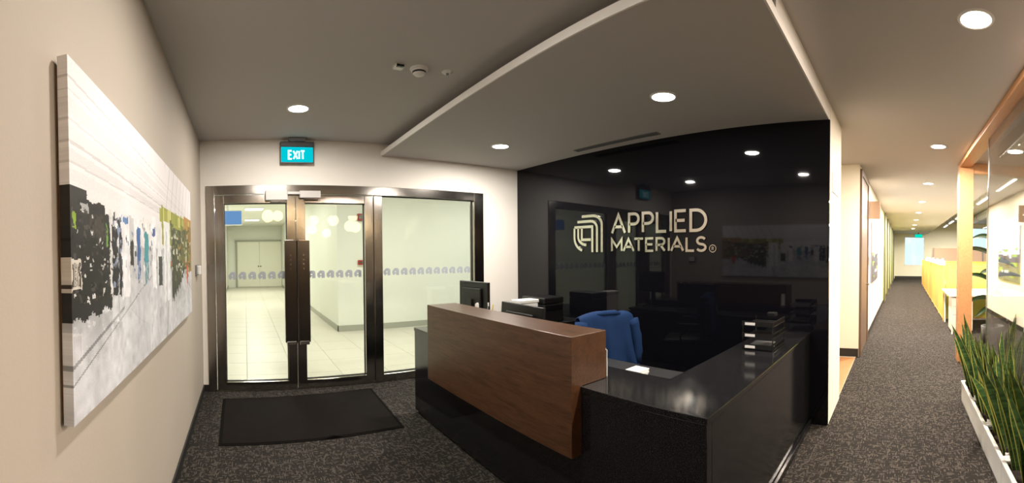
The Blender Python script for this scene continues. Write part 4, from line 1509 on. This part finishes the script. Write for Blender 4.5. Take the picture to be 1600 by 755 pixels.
ordn = ['nearest', 'second', 'third', 'fourth', 'fifth', 'sixth', 'seventh', 'eighth', 'ninth', 'tenth']
workstation(7.80, 'white desk with a pale drawer pedestal just behind the timber post')
for k in range(3):
    workstation(10.7 + 2.9 * k, 'white desk in the %s bay behind the yellow partitions' % ordn[k + 1], -1.10)
for k in range(9):
    x = 9.45 + 1.30 * k
    panel(x, x + 1.28, -.985, -.935, 1.26, 'yellow fabric partition along the corridor, %s from the timber post' % ordn[k], M_YELLOW if k % 2 == 0 else mat('amber_partition_fabric', (.60, .33, .07), .8))
for k in range(4):
    x = 9.50 + 2.9 * k
    panel(x, x + .05, -4.6, -1.0, 1.24, 'lime cross partition closing the %s desk bay' % ordn[k], M_LIME, 'cross_partition')
bz = thing('brown_screen', 'long brown screen across the office behind the lime partitions', 'screen', (20.4, -3.2, 0), M=TC)
MB().box(20.3, 20.36, -6.4, -1.35, .1, 1.84, .004).build('board', M_BROWNSCREEN, bz)
for y in (-6.3, -3.9, -1.45):
    MB().box(20.26, 20.40, y - .03, y + .03, 0, 1.84).build('support', M_GREYPLASTIC, bz)
rng2 = random.Random(5)
spots = [(9.9, .10), (10.5, .07), (11.4, .09), (12.2, .06), (13.1, .10), (14.0, .08), (15.2, .09), (16.8, .10)]
for k, (x, h) in enumerate(spots):
    o = thing('tissue_box', 'white box standing on the partition tops, %s from the timber post' % ordn[k], 'box', (x, -.96, 1.26), M=TC, group='white boxes along the partition tops')
    MB().box(x - .10, x + .10, -1.02, -.90, 1.26, 1.26 + h, .006).build('carton', M_PAPER, o)
    MB().tube([(x - .03, -.96, 1.26 + h), (x, -.95, 1.26 + h + .03), (x + .03, -.97, 1.26 + h + .05)], [.035, .03, .008], 8).build('tissue', M_PAPER, o, True)
# linear lights and ducts
for k in range(7):
    for yy in (-2.3, -4.6):
        x = 6.45 + 2.75 * k
        o = thing('linear_light', 'linear office light, %s from the timber post, row %s' % (ordn[k], 'beside the corridor' if yy > -3 else 'away from the corridor'), 'ceiling light', (x, yy, 3.1), world=True, group='linear lights in the exposed office ceiling', M=TC)
        MB().box(x - .87, x + .87, yy - .05, yy + .05, 3.10, 3.15, .004).build('housing', M_WHITEPLASTIC, o)
        MB().box(x - .85, x + .85, yy - .04, yy + .04, 3.085, 3.10).build('tube', M_STRIP, o)
        for s in (-.5, .5):
            MB().tube([(x + s, yy, 3.15), (x + s, yy, 3.5)], .006, 6).build('hanger', M_GREYPLASTIC, o)
        if k % 2 == 0:
            l = bpy.data.lights.new('linear_lamp', 'AREA')
            l.shape = 'RECTANGLE'
            l.size, l.size_y = 1.7, .08
            l.energy = P_OFFICE
            l.color = C_OFFICE
            lo = bpy.data.objects.new('linear_lamp', l)
            COL.objects.link(lo)
            lo.parent = o
            lo.matrix_parent_inverse = Matrix.Translation((-x, -yy, -3.1))
            lo.location = (x, yy, 3.08)
du = thing('air_duct', 'round galvanised duct under the exposed office ceiling', 'duct', (14, -3.5, 3.2), M=TC)
MB().tube([(5.5, -3.5, 3.28), (25.5, -3.5, 3.28)], .17, 20).build('duct_pipe', M_DUCT, du, True)
for x in (7, 10, 13, 16, 19, 22):
    MB().lathe([(.172, -.02), (.182, -.02), (.182, .02), (.172, .02)], x, -3.5, 3.28, 20, 'X').build('duct_joint', M_GREYPLASTIC, du)
    MB().tube([(x + .5, -3.5, 3.45), (x + .5, -3.5, 3.5)], .01, 6).build('hanger', M_GREYPLASTIC, du)
# tall foliage plant in the office
tp_ = thing('potted_plant', 'tall dark-leaved plant in a pot behind the timber post', 'plant', (6.5, -1.50, 0))
MB().lathe([(0, .0), (.15, .0), (.19, .38), (.175, .38), (.16, .34), (0, .34)], 6.5, -1.50, 0, 24).build('pot', M_DARKGREY, tp_, True)
MB().tube([(6.5, -1.50, .33), (6.51, -1.47, .9), (6.48, -1.49, 1.5), (6.5, -1.48, 1.78)], [.022, .017, .012, .006], 8).build('stem', mat('bark', (.10, .07, .045), .9), tp_)
bl = leaf_mesh(.46, .085, .30, .2, .25)
bl.materials.clear()
bl.materials.append(M_GREENLEAF)
for k in range(15):
    a = k * 2.4
    z = .55 + 1.2 * k / 14
    lf_ = link('leaf', bl, tp_)
    lf_.matrix_parent_inverse = Matrix.Identity(4)
    lf_.matrix_local = Matrix.Translation((0, .015, z)) @ Matrix.Rotation(a, 4, 'Z') @ Matrix.Rotation(rng2.uniform(.7, 1.25), 4, 'Y')

for o in bpy.data.objects:
    if '_w' in o: del o['_w']
